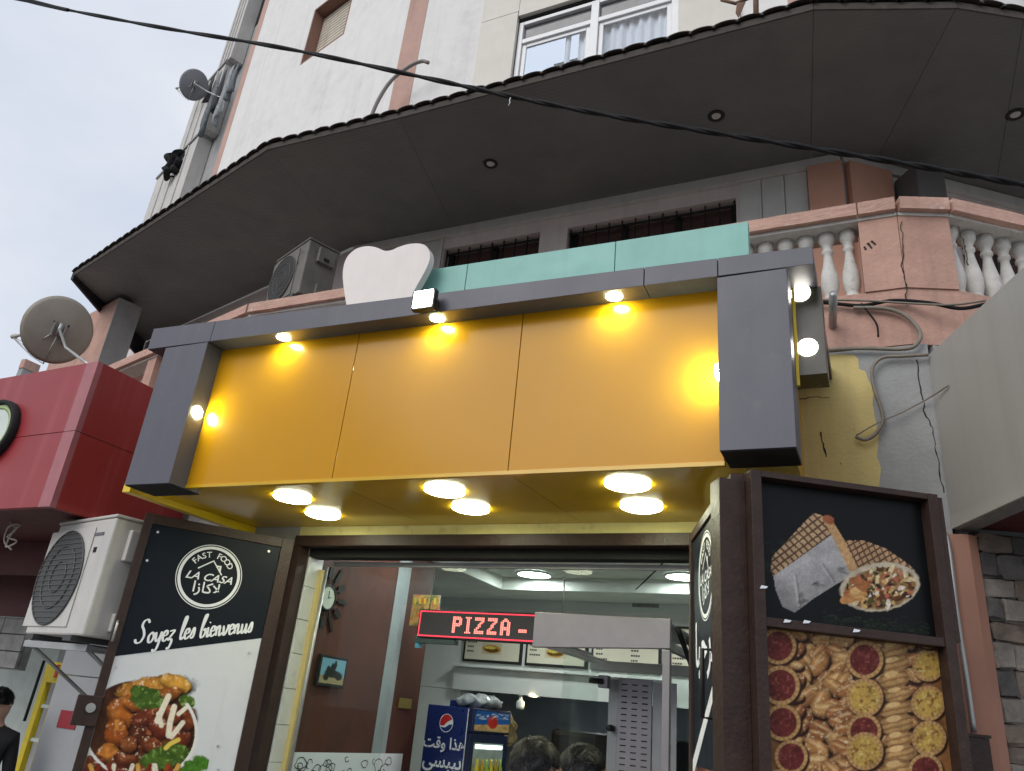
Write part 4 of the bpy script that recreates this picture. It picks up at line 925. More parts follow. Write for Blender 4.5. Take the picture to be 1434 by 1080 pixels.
def brush_text(name, s, M_, sx, sy, w, m, par, shear=.28):
    bm = bmesh.new(); x = 0; k = 0
    for ch in s:
        if ch == ' ': x += .3; continue
        adv, strokes = BRUSH[ch]
        for st in strokes:
            P = spline([((x + a + b * shear) * sx, b * sy) for a, b in st], 5); prev = None; k += 1
            for i, p in enumerate(P):
                a = P[max(0, i - 1)]; b = P[min(len(P) - 1, i + 1)]; t = np.array(b) - np.array(a); t = t / (np.linalg.norm(t) + 1e-9); n = np.array([-t[1], t[0]])
                ww_ = w * (.55 + .6 * abs(math.sin(math.atan2(t[1], t[0]) - math.radians(20)))) * (.6 if i in (0, len(P) - 1) else 1)
                z = .0002 * (k % 5) + .00002 * i
                cur = [bm.verts.new(M_ @ Vector((p[0] + n[0] * q, p[1] + n[1] * q, z))) for q in (ww_, -ww_)]
                if prev: bm.faces.new((prev[0], prev[1], cur[1], cur[0]))
                prev = cur
        x += adv
    return from_bm(name, bm, m, par)
def ring(name, M_, r0, r1, m, par, n=56):
    bm = bmesh.new(); a = [bm.verts.new(M_ @ Vector((r0 * math.cos(t), r0 * math.sin(t), 0))) for t in np.linspace(0, 2 * math.pi, n, endpoint=False)]; b = [bm.verts.new(M_ @ Vector((r1 * math.cos(t), r1 * math.sin(t), 0))) for t in np.linspace(0, 2 * math.pi, n, endpoint=False)]
    for k in range(n): bm.faces.new((a[k], b[k], b[(k + 1) % n], a[(k + 1) % n]))
    return from_bm(name, bm, m, par)
def ribbon(name, M_, pts, w, m, par):
    bm = bmesh.new(); prev = None
    for i, p in enumerate(pts):
        a = np.array(pts[max(0, i - 1)]); b = np.array(pts[min(len(pts) - 1, i + 1)]); t = b - a; t = t / np.linalg.norm(t); n = np.array([-t[1], t[0]]) * w
        cur = [bm.verts.new(M_ @ Vector((p[0] + n[0], p[1] + n[1], 0))), bm.verts.new(M_ @ Vector((p[0] - n[0], p[1] - n[1], 0)))]
        if prev: bm.faces.new((prev[0], prev[1], cur[1], cur[0]))
        prev = cur
    return from_bm(name, bm, m, par)
AR_CASA = '\ufe8d\ufeaf\ufe8e\ufedb\ufefb'
def house_logo(M_, r, par):
    """round badge: two rings, arched FAST FOOD, a roof, LA CASA and its Arabic twin"""
    ring('badge_ring', M_, r * .86, r * .95, m_ink_w, par); ring('badge_ring', M_, r * .985, r * 1.01, m_ink_w, par)
    s = 'FAST FOOD'
    for i, ch in enumerate(s):
        if ch == ' ': continue
        a = math.radians(90 - (i - 4) * 13.2); rr = r * .60
        text('lettering', ch, r * .26, M_ @ Matrix.Translation((rr * math.cos(a), rr * math.sin(a), 0)) @ Matrix.Rotation(a - math.pi / 2, 4, 'Z'), m_ink_w, par, bold=.0007)
    ribbon('roof_mark', M_ @ Matrix.Translation((0, 0, .0004)), [(-r * .40, r * .20), (r * .02, r * .50), (r * .36, r * .10)], r * .022, m_ink_w, par)
    ribbon('roof_mark', M_ @ Matrix.Translation((0, 0, .0008)), [(r * .14, r * .34), (r * .27, r * .36), (r * .27, r * .20)], r * .035, m_ink_w, par)
    text('lettering', 'LA CASA', r * .33, M_ @ Matrix.Translation((0, -r * .14, 0)), m_ink_w, par, shear=.35, bold=.001, sx=1.12)
    text('lettering', AR_CASA, r * .46, M_ @ Matrix.Translation((0, -r * .52, 0)), m_ink_w, par, bold=.0012)

# ---- left leaf, swung out towards the street
LL = Leaf((-3.896, 3.186), (.531, .711), (.711, -.531))
ll = empty('door_leaf', tuple(LL.p(.44, .16)), 'brown steel door leaf with a welcome poster and a food picture swung open at left', 'door', 'steel door leaves')
LW = .888
LL.rect('stile', 0, .048, .16, 2.63, .012, .05, m_brown, ll, .002); LL.rect('stile', .815, LW, .16, 2.63, .014, .052, m_brown, ll, .002)
LL.rect('rail', .0485, .8145, 2.572, 2.628, .012, .05, m_brown, ll, .002); LL.rect('rail', .0485, .8145, .16, .24, .012, .05, m_brown, ll, .002)
pst = LL.rect('poster', .0485, .8145, .2405, 2.5715, 0, .012, mat('poster_board', (.66, .68, .72), .4, var=.04, dirt=.25, dcol=(.52, .50, .47), dscale=4), ll)
slab('dark_field', [LL.p(.049, 1.828, .0015), LL.p(.814, 2.022, .0015), LL.p(.814, 2.571, .0015), LL.p(.049, 2.571, .0015)], tuple(-LL.n * .001), m_navy, pst)
ML = LL.pm(.434, 2.327, .0026)
house_logo(ML, .187, pst)
brush_text('welcome_lettering', 'Soyez les bienvenus', LL.pm(.125, 1.902, .0026, tilt=math.radians(13.2)), .087, .125, .0060, m_ink_w, pst)
for a, z in ((.09, 2.53), (.745, 2.535), (.07, 1.77), (.76, 1.93), (.70, 1.42), (.075, 2.36), (.73, 1.3)):
    disc('screw', tuple(LL.p(a, z, .0016)), .0075, tuple(LL.n), .003, m_screw, pst, 10)
def paint_bowl(k):
    k.put(np.ones(k.U.shape), (.66, .68, .72), lin_in=True)
    bowl = k.ell(196, 1022, 78, 68, 12, .02) * (k.V > 930)
    k.put(k.ell(205, 1090, 100, 50, 8, .25), (206, 204, 208))
    k.put(bowl, (70, 40, 24), .5, .12)
    rr = random.Random(3)
    # tortilla rim and fillings
    def lump(x, y, rx, ry, a, cols, hi):
        s_ = rr.randint(0, 999); k.put(k.ell(x + 1.5, y + 3, rx * 1.1, ry * 1.1, a, .3, .3, s_), (34, 14, 6)); m = k.ell(x, y, rx, ry, a, .12, .35, s_); D_, Y_ = k.D.copy(), k.Y.copy()
        k.put(m, rr.choice(cols), .5, .12, s_); k.put(m * np.clip(Y_ - .1, 0, 1) * .7, (56, 20, 8)); k.put(m * np.clip(D_ * 2 - 1.35, 0, 1) * .7, (44, 16, 8)); k.put(m * np.clip((fbm(k.U * .11, k.V * .11, s_ + 5) - .5) * 5, 0, 1) * np.clip(.6 - Y_, 0, 1) * .8, hi)
        k.put(m * np.clip((fbm(k.U * .26, k.V * .22, s_ + 8) - .64) * 9, 0, 1) * np.clip(.5 - Y_, 0, 1) * .8, (250, 226, 196))
    meat, wing_ = [(112, 54, 28), (88, 40, 22), (132, 74, 38), (112, 48, 30)], [(176, 98, 36), (158, 80, 28), (190, 116, 48)]
    lump(214, 964, 50, 17, -8, [(176, 116, 44)], (224, 170, 84)); lump(246, 957, 22, 12, 20, [(206, 150, 60)], (240, 200, 116)); lump(230, 974, 24, 10, -16, [(150, 84, 34)], (206, 140, 70))
    for q in ((170, 998, 20, 22, 30), (163, 1026, 16, 20, 0), (150, 1058, 18, 15, -30), (186, 984, 14, 12, 10)): lump(*q, wing_, (222, 150, 74))
    for q in ((206, 1002, 24, 12, -28), (224, 1016, 17, 20, 10), (196, 1030, 17, 15, 40), (188, 1060, 32, 15, -10), (250, 1030, 17, 18, -20), (128, 1070, 20, 12, -20), (234, 1046, 13, 11, 0), (262, 1006, 12, 17, 10), (212, 1044, 16, 11, 20), (180, 1042, 12, 12, 0), (240, 1000, 14, 12, 60), (205, 1078, 22, 10, 0), (160, 1080, 20, 10, 10)): lump(*q, meat, (180, 104, 62))
    for (x, y, rx, ry, a) in ((206, 978, 24, 15, 10), (228, 1062, 34, 16, -15), (246, 1052, 20, 12, 20), (262, 982, 12, 9, 30), (196, 968, 14, 9, 0)):
        s_ = rr.randint(0, 999); m = k.ell(x, y, rx, ry, a, .12, .5, s_); k.put(m, (72, 100, 34), .7, .12, s_); k.put(m * np.clip(k.D * 1.5 - .8, 0, 1) * .7, (30, 52, 14)); k.put(np.clip((fbm(k.U * .2, k.V * .2, s_) - .55) * 5, 0, 1) * m * .7, (150, 178, 96))
    for pts, w in (([(236, 975), (228, 992), (220, 1010)], 4), ([(244, 990), (238, 1012), (236, 1030)], 4), ([(256, 1012), (240, 1032)], 3.4), ([(222, 1000), (226, 1016)], 3.5), ([(262, 990), (250, 1000)], 3)):
        k.put(k.line(pts, w), (232, 222, 202), .15, .3)
    k.put(k.line([(250, 1036), (238, 1042), (232, 1048)], 3), (226, 196, 90))
    k.put((np.abs(k.ell(196, 1022, 78, 68, 12) * 0 + k.D - 1.02) < .03) * (k.V > 985) * 1.0, (226, 224, 222))
    for (x, y) in ((270, 1075), (282, 1068), (262, 1084)): k.put(k.ell(x, y, 13, 9, 30, .2, .6, int(x)), (70, 118, 36), .5, .25)
    for i in range(14): xx = rr.uniform(120, 260); k.put(k.line([(xx, 1092), (xx + rr.uniform(-10, 10), 1072)], 3), rr.choice([(150, 70, 30), (206, 160, 80), (224, 214, 196), (120, 44, 24)]), .3, .3)
ink_sheet('food_picture', LL.p(.05, 1.12, .0014), np.array(LL.d) * .62, np.array([0, 0, .66]), 190, 200, lambda k: (paint_bowl(k), ), (220, 222, 228), m_print, pst)
# rim lock on the street edge
lk = LL.rect('lock_case', -.075, .05, 1.47, 1.62, .03, .07, m_brown, ll, .004)
disc('lock_cylinder', tuple(LL.p(.0, 1.56, .031)), .024, tuple(LL.n), .012, m_galv, lk, 16)
tube('pull', [LL.p(.012, 1.90, .016), LL.p(.012, 1.91, .035), LL.p(.012, 2.0, .035), LL.p(.012, 2.01, .016)], .007, m_galv, ll, 6)

# ---- right leaf, swung out, seen nearly edge-on
RL = Leaf((-.455, 2.86), (-.353, .935), (-.935, -.353))
rl = empty('door_leaf', tuple(RL.p(.5, .16)), 'steel door leaf with round white logo and pull handle right of the doorway', 'door', 'steel door leaves')
RW = 1.03
RL.rect('stile', 0, .07, .16, 2.63, .012, .05, m_brown, rl, .002); RL.rect('stile', RW - .05, RW, .16, 2.63, .012, .05, m_brown, rl, .002); RL.rect('rail', .0705, RW - .0505, 2.585, 2.628, .012, .05, m_brown, rl, .002)
rp_ = RL.rect('poster', .0705, RW - .0505, .2, 2.584, 0, .012, m_navy, rl)
slab('white_field', [RL.p(RW - .052, 1.62, .0015), RL.p(.10, 1.90 + .22, .0015), RL.p(.10, 1.85 + .22, .0015), RL.p(RW - .052, 1.55, .0015)], tuple(-RL.n * .001), m_ink_w, rp_)
house_logo(RL.pm(.61, 2.36, .0026, True), .19, rp_)
text('lettering', '\ufe8e\ufe92\ufea3\ufeae\ufee3', .26, RL.pm(.62, 2.0, .0026, True), m_ink_w, rp_, bold=.005)
def paint_side(k):
    k.put(np.ones(k.U.shape), (60, 40, 28), .6, .06)
    k.put(np.clip((fbm(k.U * .05, k.V * .02, 3) - .5) * 5, 0, 1), (176, 120, 66), .4, .1); k.put(np.clip((fbm(k.U * .09, k.V * .03, 13) - .56) * 6, 0, 1), (222, 208, 190)); k.put(np.clip((fbm(k.U * .08, k.V * .03, 23) - .6) * 6, 0, 1), (120, 44, 30))
ink_sheet('food_picture', RL.p(RW - .06, .9, .0014), -np.array(RL.d) * .86, np.array([0, 0, .70]), 50, 90, paint_side, (90, 60, 40), m_print, rp_)
hd = tube('pull_handle', [RL.p(.30, 1.78, .005), RL.p(.30, 1.78, .07), RL.p(.30, 2.02, .07), RL.p(.30, 2.02, .005)], .009, m_iron, rl, 8)
for z in (2.45, 2.36, 2.30): tube('hinge_pin', [RL.p(.10, z, .013), RL.p(.16, z, .013)], .006, m_iron, rl, 6)
tube('bolt_rod', [RL.p(.085, 1.3, .022), RL.p(.085, 2.58, .022)], .007, m_iron, rl, 6)

# ---- framed food boards beside it
TL = Leaf((-.413, 2.856), (.619, .390), (.533, -.846))
tf = empty('food_display_frame', tuple(TL.p(.36, .16)), 'brown framed display with a wrap picture above small pastries', 'display frame')
TW = .735
TL.rect('stile', 0, .041, .16, 2.63, .05, .12, m_brown, tf, .002); TL.rect('stile', .695, TW, .16, 2.63, .05, .12, m_brown, tf, .002)
TL.rect('rail', .0415, .6945, 2.606, 2.629, .05, .12, m_brown, tf, .002); TL.rect('rail', .0415, .6945, 2.078, 2.108, .045, .10, m_brown, tf, .002); TL.rect('rail', .0415, .6945, .16, .22, .05, .12, m_brown, tf, .002)
TL.rect('stile', -.10, -.0005, .16, 2.60, .0, .09, m_brown, tf, .002)
TL.rect('hinge_plate', TW + .0005, TW + .02, 2.1, 2.62, .045, .05, m_brown, tf); 
pw = TL.rect('wrap_poster', .0415, .6945, 2.1085, 2.6055, 0, .01, m_navy, tf); pp_ = TL.rect('pastry_poster', .0415, .6945, .221, 2.0775, 0, .01, mat('pastry_board', (.3, .17, .07), .4), tf)
def aged(k, gain, seed):
    g = fbm(k.U * .5, k.V * .5, seed, 3) - .5; h = fbm(k.U * .06, k.V * .06, seed + 3) - .5
    lum = k.c.mean(-1, keepdims=True); k.c = (lum + (k.c - lum) * .82) * gain * (1 + .5 * g + .5 * h)[..., None]
def paint_wrap(k):
    k.put(np.ones(k.U.shape), (12, 15, 18), .3, .02)
    k.put(np.clip((fbm(k.U * .12, k.V * .2, 4) - .5) * 5, 0, 1) * ((k.U < 1100) & (k.V > 755) & (k.V < 800)), (24, 44, 26))
    # near half: white paper, grilled top
    k.put(k.poly([(1083, 806), (1163, 745), (1182, 764), (1203, 800), (1165, 822), (1140, 838), (1113, 858), (1096, 850), (1086, 826)]), (182, 178, 178), .30, .035, 3); k.put(np.clip((k.V - 792 - (1140 - k.U) * .12) / 70, 0, 1) * k.poly([(1083, 806), (1163, 745), (1182, 764), (1203, 800), (1165, 822), (1140, 838), (1113, 858), (1096, 850), (1086, 826)]) * .75, (112, 108, 106), .3, .1, 31)
    for fa, fb in (((1112, 806), (1118, 848)), ((1150, 790), (1166, 815))): k.put(k.line([fa, fb], 1.6) * .5, (206, 204, 204)); k.put(k.line([(fa[0] + 3, fa[1]), (fb[0] + 3, fb[1])], 1.4) * .5, (110, 106, 104))
    k.put(np.clip((fbm(k.U * .05, k.V * .12, 6) - .52) * 5, 0, 1) * k.poly([(1120, 830), (1178, 790), (1203, 800), (1140, 838), (1113, 858)]) * .8, (60, 56, 50))
    top = k.poly([(1079, 800), (1081, 780), (1139, 718), (1148, 721), (1166, 748), (1083, 807)])
    k.put(top, (196, 158, 112), .18, .1, 8)
    a, b = (k.U * .72 - k.V * .70), (k.U * .60 + k.V * .80)
    gr = np.maximum((np.abs((a / 8.2) % 1 - .5) < .16), (np.abs((b / 9.5) % 1 - .5) < .14)) * top; k.put(gr * .85, (70, 36, 16))
    k.put(k.poly([(1148, 721), (1166, 730), (1186, 762), (1204, 800), (1192, 806), (1178, 776), (1164, 748)]), (206, 158, 96), .45, .25, 5)
    k.put(k.ell(1160, 728, 8, 6, 30, .3, .5, 3), (170, 90, 40), .4, .3)
    # far half: grilled roll with the cut end towards us
    t2 = k.poly([(1182, 757), (1210, 757), (1240, 768), (1272, 790), (1282, 800), (1250, 792), (1222, 802), (1204, 800), (1190, 774)]); k.put(t2, (196, 152, 104), .2, .1, 2)
    gr = np.maximum((np.abs(((k.U * .5 + k.V * .86) / 8.) % 1 - .5) < .16), (np.abs(((k.U * .86 - k.V * .4) / 7.5) % 1 - .5) < .13)) * t2; k.put(gr * .85, (74, 38, 18))
    e_ = k.ell(1232, 822, 56, 34, -8, .05, .08, 3); k.put(e_, (206, 190, 160), .2, .1, 4); e2_ = k.ell(1233, 824, 50, 29, -8, .08, .15, 5); k.put(e2_, (150, 110, 50), .6, .25, 6)
    rr = random.Random(11)
    for i in range(150):
        a = rr.uniform(0, 6.28); q = math.sqrt(rr.random()); x, y = 1233 + 48 * q * math.cos(a), 823 + 27 * q * math.sin(a) - 6 * q * math.cos(a)
        k.put(k.ell(x + 1, y + 1.5, 5, 2.6, 0, .5), (58, 34, 16)) if i % 3 == 0 else None
        k.put(k.ell(x, y, rr.uniform(2, 9), rr.uniform(1.4, 3.4), rr.uniform(0, 180), .3, .5, i), rr.choice([(226, 202, 140), (206, 168, 84), (188, 120, 70), (196, 92, 60), (88, 84, 30), (236, 222, 196), (110, 58, 24), (214, 176, 100), (230, 206, 150), (70, 40, 18)]), .4, .3, i)
    for i in range(16): x = rr.uniform(1182, 1200) + i * 1.2; k.put(k.ell(x, 838 - i * 1.4 + rr.uniform(-4, 6), rr.uniform(7, 12), rr.uniform(4, 6), rr.uniform(-30, 40), .2, .3, i + 60), rr.choice([(206, 142, 60), (178, 104, 40), (226, 176, 96)]), .4, .2, i)
    # herb sprigs
    for i in range(260):
        x = rr.uniform(1150, 1298); y = 868 + (x - 1172) * .10 + rr.gauss(0, 4.5); an = rr.gauss(.1, .5); ln = rr.uniform(2, 7); k.put(k.line([(x, y), (x + ln * math.cos(an), y + ln * math.sin(an))], .35) * .6, rr.choice([(40, 66, 32), (58, 84, 44), (24, 42, 20), (30, 50, 26)]))
ink_sheet('wrap_picture', TL.p(.043, 2.11, .0012), np.array(TL.d) * .65, np.array([0, 0, .494]), 230, 180, lambda k: (paint_wrap(k), aged(k, .78, 70)), (12, 14, 18), m_print, pw)
def paint_pastry(k):
    k.put(np.ones(k.U.shape), (150, 96, 40), .4, .05)
    k.put(np.clip((fbm(k.U * .03, k.V * .03, 44) - .5) * 4, 0, 1), (70, 36, 18))
    rr = random.Random(21)
    def tart(x, y, r, fill):
        s_ = rr.randint(0, 999); k.put(k.ell(x + 2, y + 3, r * 1.06, r * 1.05, 0, .1), (60, 30, 12))
        m = k.ell(x, y, r, r * 1.02, 0, .05); ang = np.arctan2(k.Y, k.X); k.put(m, (206, 156, 82), .25, .2, s_); k.put(m * (np.sin(ang * 22) > .3) * (k.D > .82) * .5, (150, 96, 44))
        m2 = k.ell(x, y, r * .80, r * .82, 0, .06, .05, s_); 
        if fill == 'r': k.put(m2, (112, 34, 26), .55, .22, s_); k.put(m2 * np.clip((fbm(k.U * .3, k.V * .3, s_) - .58) * 6, 0, 1) * .7, (176, 84, 66))
        else: k.put(m2, (208, 164, 44), .3, .15, s_); k.put(m2 * np.clip((fbm(k.U * .16, k.V * .16, s_ + 2) - .55) * 6, 0, 1) * .8, (128, 66, 24)); k.put(m2 * np.clip((fbm(k.U * .25, k.V * .25, s_ + 9) - .6) * 6, 0, 1) * .7, (240, 216, 120))
    def puff(x, y, rx, ry, a):
        s_ = rr.randint(0, 999); k.put(k.ell(x + 2, y + 4, rx, ry, a, .2, .2, s_), (84, 42, 16)); m = k.ell(x, y, rx, ry, a, .1, .25, s_); k.put(m, (186, 122, 52), .45, .10, s_); k.put(m * np.clip(k.D * 1.5 - .75, 0, 1) * .8, (84, 40, 14)); hi = k.ell(x - 3, y - 4, rx * .6, ry * .5, a, .5); k.put(hi * .75, (228, 178, 102)); 
    def spiral(x, y, rx, ry):
        s_ = rr.randint(0, 999); m = k.ell(x, y, rx, ry, -12, .08); k.put(m, (206, 156, 80), .3, .1, s_); dd_ = k.D.copy(); k.put(m * np.clip(np.sin((k.U * .25 + k.V + 4 * fbm(k.U * .1, k.V * .1, s_)) * .75) * 2, 0, 1) * .6, (136, 82, 32)); k.put(m * np.clip(dd_ * 1.5 - .8, 0, 1) * .7, (96, 50, 18)); k.put(k.ell(x - 4, y - ry * .5, rx * .45, ry * .3, -12, .3), (236, 190, 112))
    def fold(x, y, r, a):
        """a folded golden parcel: shaded lobe, bright ridge, crease"""
        s_ = rr.randint(0, 999); ca, sa = math.cos(math.radians(a)), math.sin(math.radians(a))
        k.put(k.ell(x + 2, y + 4, r * 1.12, r * .74, a, .25, .2, s_), (50, 24, 10))
        m = k.ell(x, y, r, r * .62, a, .10, .30, s_); Y_, X_, D_ = k.Y.copy(), k.X.copy(), k.D.copy()
        k.put(m, rr.choice([(206, 140, 58), (190, 118, 44), (214, 158, 78), (176, 104, 40)]), .35, .10, s_)
        k.put(m * np.clip(Y_ * 1.2 - .1, 0, 1) * .75, (112, 58, 20)); k.put(m * np.clip(D_ * 2.2 - 1.5, 0, 1) * .8, (70, 34, 12))
        k.put(m * np.clip(1 - np.abs(Y_ + .35) * 4, 0, 1) * np.clip(1.1 - np.abs(X_), 0, 1) * .85, (244, 204, 134)); k.put(m * np.clip(1 - np.abs(Y_ - .12 - .2 * X_) * 12, 0, 1) * .6, (104, 54, 20))
        k.put(m * np.clip((fbm(k.U * .28, k.V * .28, s_ + 4) - .62) * 8, 0, 1) * .6, (250, 224, 170))
    for y in range(862, 1125, 17):
        for x in (1128, 1148, 1168, 1186): fold(x + rr.uniform(-7, 7), y + (x - 1143) * .12 + rr.uniform(-6, 6), rr.uniform(13, 21), rr.uniform(-65, 65))
    for y in range(880, 1120, 22): fold(1275 + rr.uniform(-4, 4), y, rr.uniform(10, 14), rr.uniform(-80, 80)); fold(1116 + rr.uniform(-4, 4), y + 8, rr.uniform(9, 13), rr.uniform(-80, 80)); fold(1236 + rr.uniform(-3, 3), y + 5, rr.uniform(8, 12), rr.uniform(-80, 80))
    for i, y in enumerate(range(888, 1120, 21)): spiral(1253 + i * .5 + rr.uniform(-3, 3), y, rr.uniform(19, 25), rr.uniform(11, 15))
    for x, y, r_, f_ in ((1090, 905, 25, 'r'), (1093, 960, 27, 'r'), (1096, 1012, 25, 'r'), (1108, 1060, 23, 'r'), (1211, 924, 26, 'r'), (1211, 977, 26, 'y'), (1210, 1024, 24, 'r'), (1211, 1052, 26, 'y'), (1300, 932, 22, 'y'), (1300, 985, 24, 'y'), (1301, 1034, 24, 'y'), (1296, 1080, 24, 'r'), (1090, 1100, 22, 'r'), (1300, 890, 18, 'y')): tart(x, y, r_, f_)
ink_sheet('pastry_picture', TL.p(.043, 1.5, .0012), np.array(TL.d) * .65, np.array([0, 0, .576]), 220, 200, lambda k: (paint_pastry(k), aged(k, .74, 80)), (150, 96, 40), m_print, pp_)
for a, z in ((.02, 2.2), (.1, 2.095), (.17, 2.10), (.35, 2.09)):   # chipped paint
    slab('paint_chip', [TL.p(a, z, .0515), TL.p(a + .022, z + .003, .0515), TL.p(a + .03, z + .010, .0515), TL.p(a + .006, z + .012, .0515)], tuple(-TL.n * .0008), m_ink_w, tf)

# ------------------------------------------------------------------ shop front: steel frame, tiled reveal, glass
sf = empty('glazed_entrance', (-2.1, 4.1, .12), 'brown steel door surround with white tiled reveal and tall glass panes under the yellow sign', 'entrance')
box('head_frame', -3.42, -.80, 3.965, 4.06, 2.612, 2.68, m_brown, sf, .003)
box('jamb', -3.42, -3.362, 3.965, 4.06, .12, 2.611, m_brown, sf, .003); box('jamb', -.862, -.80, 3.965, 4.06, .12, 2.611, m_brown, sf, .003)
box('roller_slot', -3.36, -.864, 4.062, 4.158, 2.56, 2.66, m_dark, sf)
box('glass_rail', -3.25, -.864, 4.19, 4.215, 2.53, 2.556, m_galv, sf)
m_tile = mat('white_glazed_tile', (.66, .69, .66), .18, var=.07, vscale=8, dirt=.3, dcol=(.42, .41, .36), dscale=9)
for k in range(12):
    z0 = .12 + k * .205; bx_ = box('tile', -3.360, -3.345, 4.062, 4.205, z0 + .0015, z0 + .2035, m_tile, sf, .002)
box('yellow_edge', -3.345, -3.315, 4.17, 4.205, .12, 2.50, m_yellowwall, sf)
tube('chrome_rail', [(-3.29, 4.18, 1.0), (-3.29, 4.18, 2.52)], .012, m_galv, sf)
for x0, x1 in ((-3.30, -2.685), (-2.68, -1.69), (-1.685, -.87)): box('glass_pane', x0, x1, 4.206, 4.212, .2 if x0 < -3 else 2.30, 2.532, m_glass, sf)

# ------------------------------------------------------------------ shop interior
room = empty('shop_interior', (-2.2, 5.8, .12), 'white lit shop room with a reddish brown side wall behind the glass', 'room')
m_iw = mat('white_interior_paint', (.70, .73, .70), .6, var=.04); m_ibr = mat('glossy_reddish_brown_wall', (.092, .031, .020), .50, var=.25, vscale=2.2, dirt=.35, dcol=(.13, .052, .036), dscale=3, spec=.3)
m_igrey = mat('grey_wall_stripe', (.32, .35, .36), .5); m_ceil = mat('white_ceiling', (.74, .76, .72), .7)
box('floor', -4.9, -.5, 4.1, 10, .10, .125, m_paving, room)
box('side_wall', -3.50, -3.361, 4.225, 5.70, .13, 2.99, m_ibr, room)
box('grey_stripe', -3.36, -3.357, 5.14, 5.32, .13, 2.98, m_igrey, room)
box('side_wall', -5.0, -4.9, 4.23, 10, .13, 3.0, m_iw, room); box('side_wall', -.55, -.45, 4.23, 10, .13, 3.0, m_iw, room)
box('ceiling', -4.9, -.55, 4.165, 7.6, 2.98, 3.06, m_ceil, room)
for x0, x1, y0, y1 in ((-4.85, -.56, 4.17, 4.55), (-4.85, -.56, 6.9, 7.49), (-4.85, -3.3, 4.56, 6.89), (-1.1, -.56, 4.56, 6.89)): box('ceiling_border', x0, x1, y0, y1, 2.86, 2.979, m_ceil, room, .006)
box('back_wall', -4.9, -.55, 7.5, 7.6, 1.955, 2.979, m_iw, room)
box('ledge', -4.0, -1.8, 7.36, 7.498, 2.165, 2.195, m_iw, room, .004); box('bulkhead', -4.0, -1.8, 7.42, 7.497, 1.95, 2.163, m_iw, room)
box('lower_wall', -4.9, -3.95, 7.5, 7.6, .13, 1.95, m_iw, room)
box('kitchen_back', -4.9, -.55, 9.6, 9.7, .13, 2.5, mat('dim_kitchen_wall', (.30, .34, .37), .6), room); box('kitchen_ceiling', -4.9, -.55, 7.61, 9.6, 2.3, 2.35, mat('kitchen_ceiling', (.4, .44, .47), .7), room)
box('sill_panel', -3.355, -2.0, 4.30, 4.34, .13, 1.0, m_iw, room)
m_panel = emit('ceiling_panel_light', (.93, 1, .97), 50.0)
for i, (u, v) in enumerate(((592, 803), (748, 803), (958, 806))):
    c = onZ(u, v, 2.975)
    if i == 0: c = np.array([-2.85, 4.95, 2.975])
    lb = ['round ceiling light above the brown wall', 'round ceiling light above the red text display', 'round ceiling light nearest the right door leaf'][i]
    l_ = empty('ceiling_light', (c[0], c[1], 2.95), lb, 'ceiling light', 'ceiling lights in the shop')
    zc = 2.978 if (-3.3 < c[0] < -1.1 and 4.56 < c[1] < 6.89) else 2.858
    lathe('rim', [(.15, -.022), (.17, -.022), (.17, -.001), (.15, -.001)], m_alu, l_, 28, (c[0], c[1], zc), hollow=True); disc('diffuser', (c[0], c[1], zc - .02), .149, (0, 0, 1), .015, m_panel, l_, 28)
kl = Vector(onY(748, 972, 7.46)); k_ = empty('ceiling_light', (kl.x, 7.455, 1.945), 'small warm downlight under the white bulkhead at the back', 'ceiling light', 'ceiling lights in the shop')
lathe('rim', [(.05, -.008), (.062, -.008), (.062, 0), (.05, 0)], m_alu, k_, 20, (kl.x, 7.455, 1.949), hollow=True); disc('lens', (kl.x, 7.455, 1.943), .049, (0, 0, 1), .004, emit('warm_lens', (1, .80, .45), 30), k_, 20)
l_ = empty('ceiling_light', (-2.9, 8.6, 2.28), 'unseen kitchen light added behind the white bulkhead', 'ceiling light', 'ceiling lights in the shop'); lathe('rim', [(.15, -.022), (.17, -.022), (.17, -.001), (.15, -.001)], m_alu, l_, 28, (-2.9, 8.6, 2.299), hollow=True); disc('diffuser', (-2.9, 8.6, 2.279), .149, (0, 0, 1), .015, emit('kitchen_fill_diffuser', (.86, .93, 1), 9), l_, 28)  # unseen lamp added to brighten the kitchen wall
cv = Vector(onY(729, 982, 7.44)); tag(lathe('security_camera', [(.035, 0), (.04, .02), (.04, .07), (.02, .085), (.012, .12), (.025, .125), (.025, .13)], m_iw, None, 14, (cv.x, 7.44, 1.818)), 'small white camera under the bulkhead at the back', 'camera')
# things on the brown wall
cc = Vector(onX(456, 837, -3.36)); ck = empty('wall_clock', (-3.36, cc.y, cc.z - .2), 'round pale wall clock with black cutlery spokes on the brown wall', 'clock')
lathe('case', [(.085, .0), (.085, .022), (.072, .026), (.072, .018)], m_iron, ck, 32, (-3.36, cc.y, cc.z), (1, 0, 0)); disc('dial', (-3.357, cc.y, cc.z), .072, (1, 0, 0), .018, mat('pale_dial', (.62, .66, .58), .4), ck, 32)
for k in range(12):
    a = k * math.pi / 6; u_ = Vector((0, math.cos(a), math.sin(a))); v_ = Vector((0, -math.sin(a), math.cos(a))); r1_ = .235 if k % 2 == 0 else .20; c_ = Vector((-3.353, cc.y, cc.z))
    slab('spoke', [c_ + u_ * .088 - v_ * .007, c_ + u_ * .125 - v_ * .005, c_ + u_ * .135 - v_ * (.026 if k % 2 else .016), c_ + u_ * r1_ - v_ * (.018 if k % 2 else .012), c_ + u_ * r1_ + v_ * (.018 if k % 2 else .012), c_ + u_ * .135 + v_ * (.026 if k % 2 else .016), c_ + u_ * .125 + v_ * .005, c_ + u_ * .088 + v_ * .007], (.006, 0, 0), m_iron, ck)
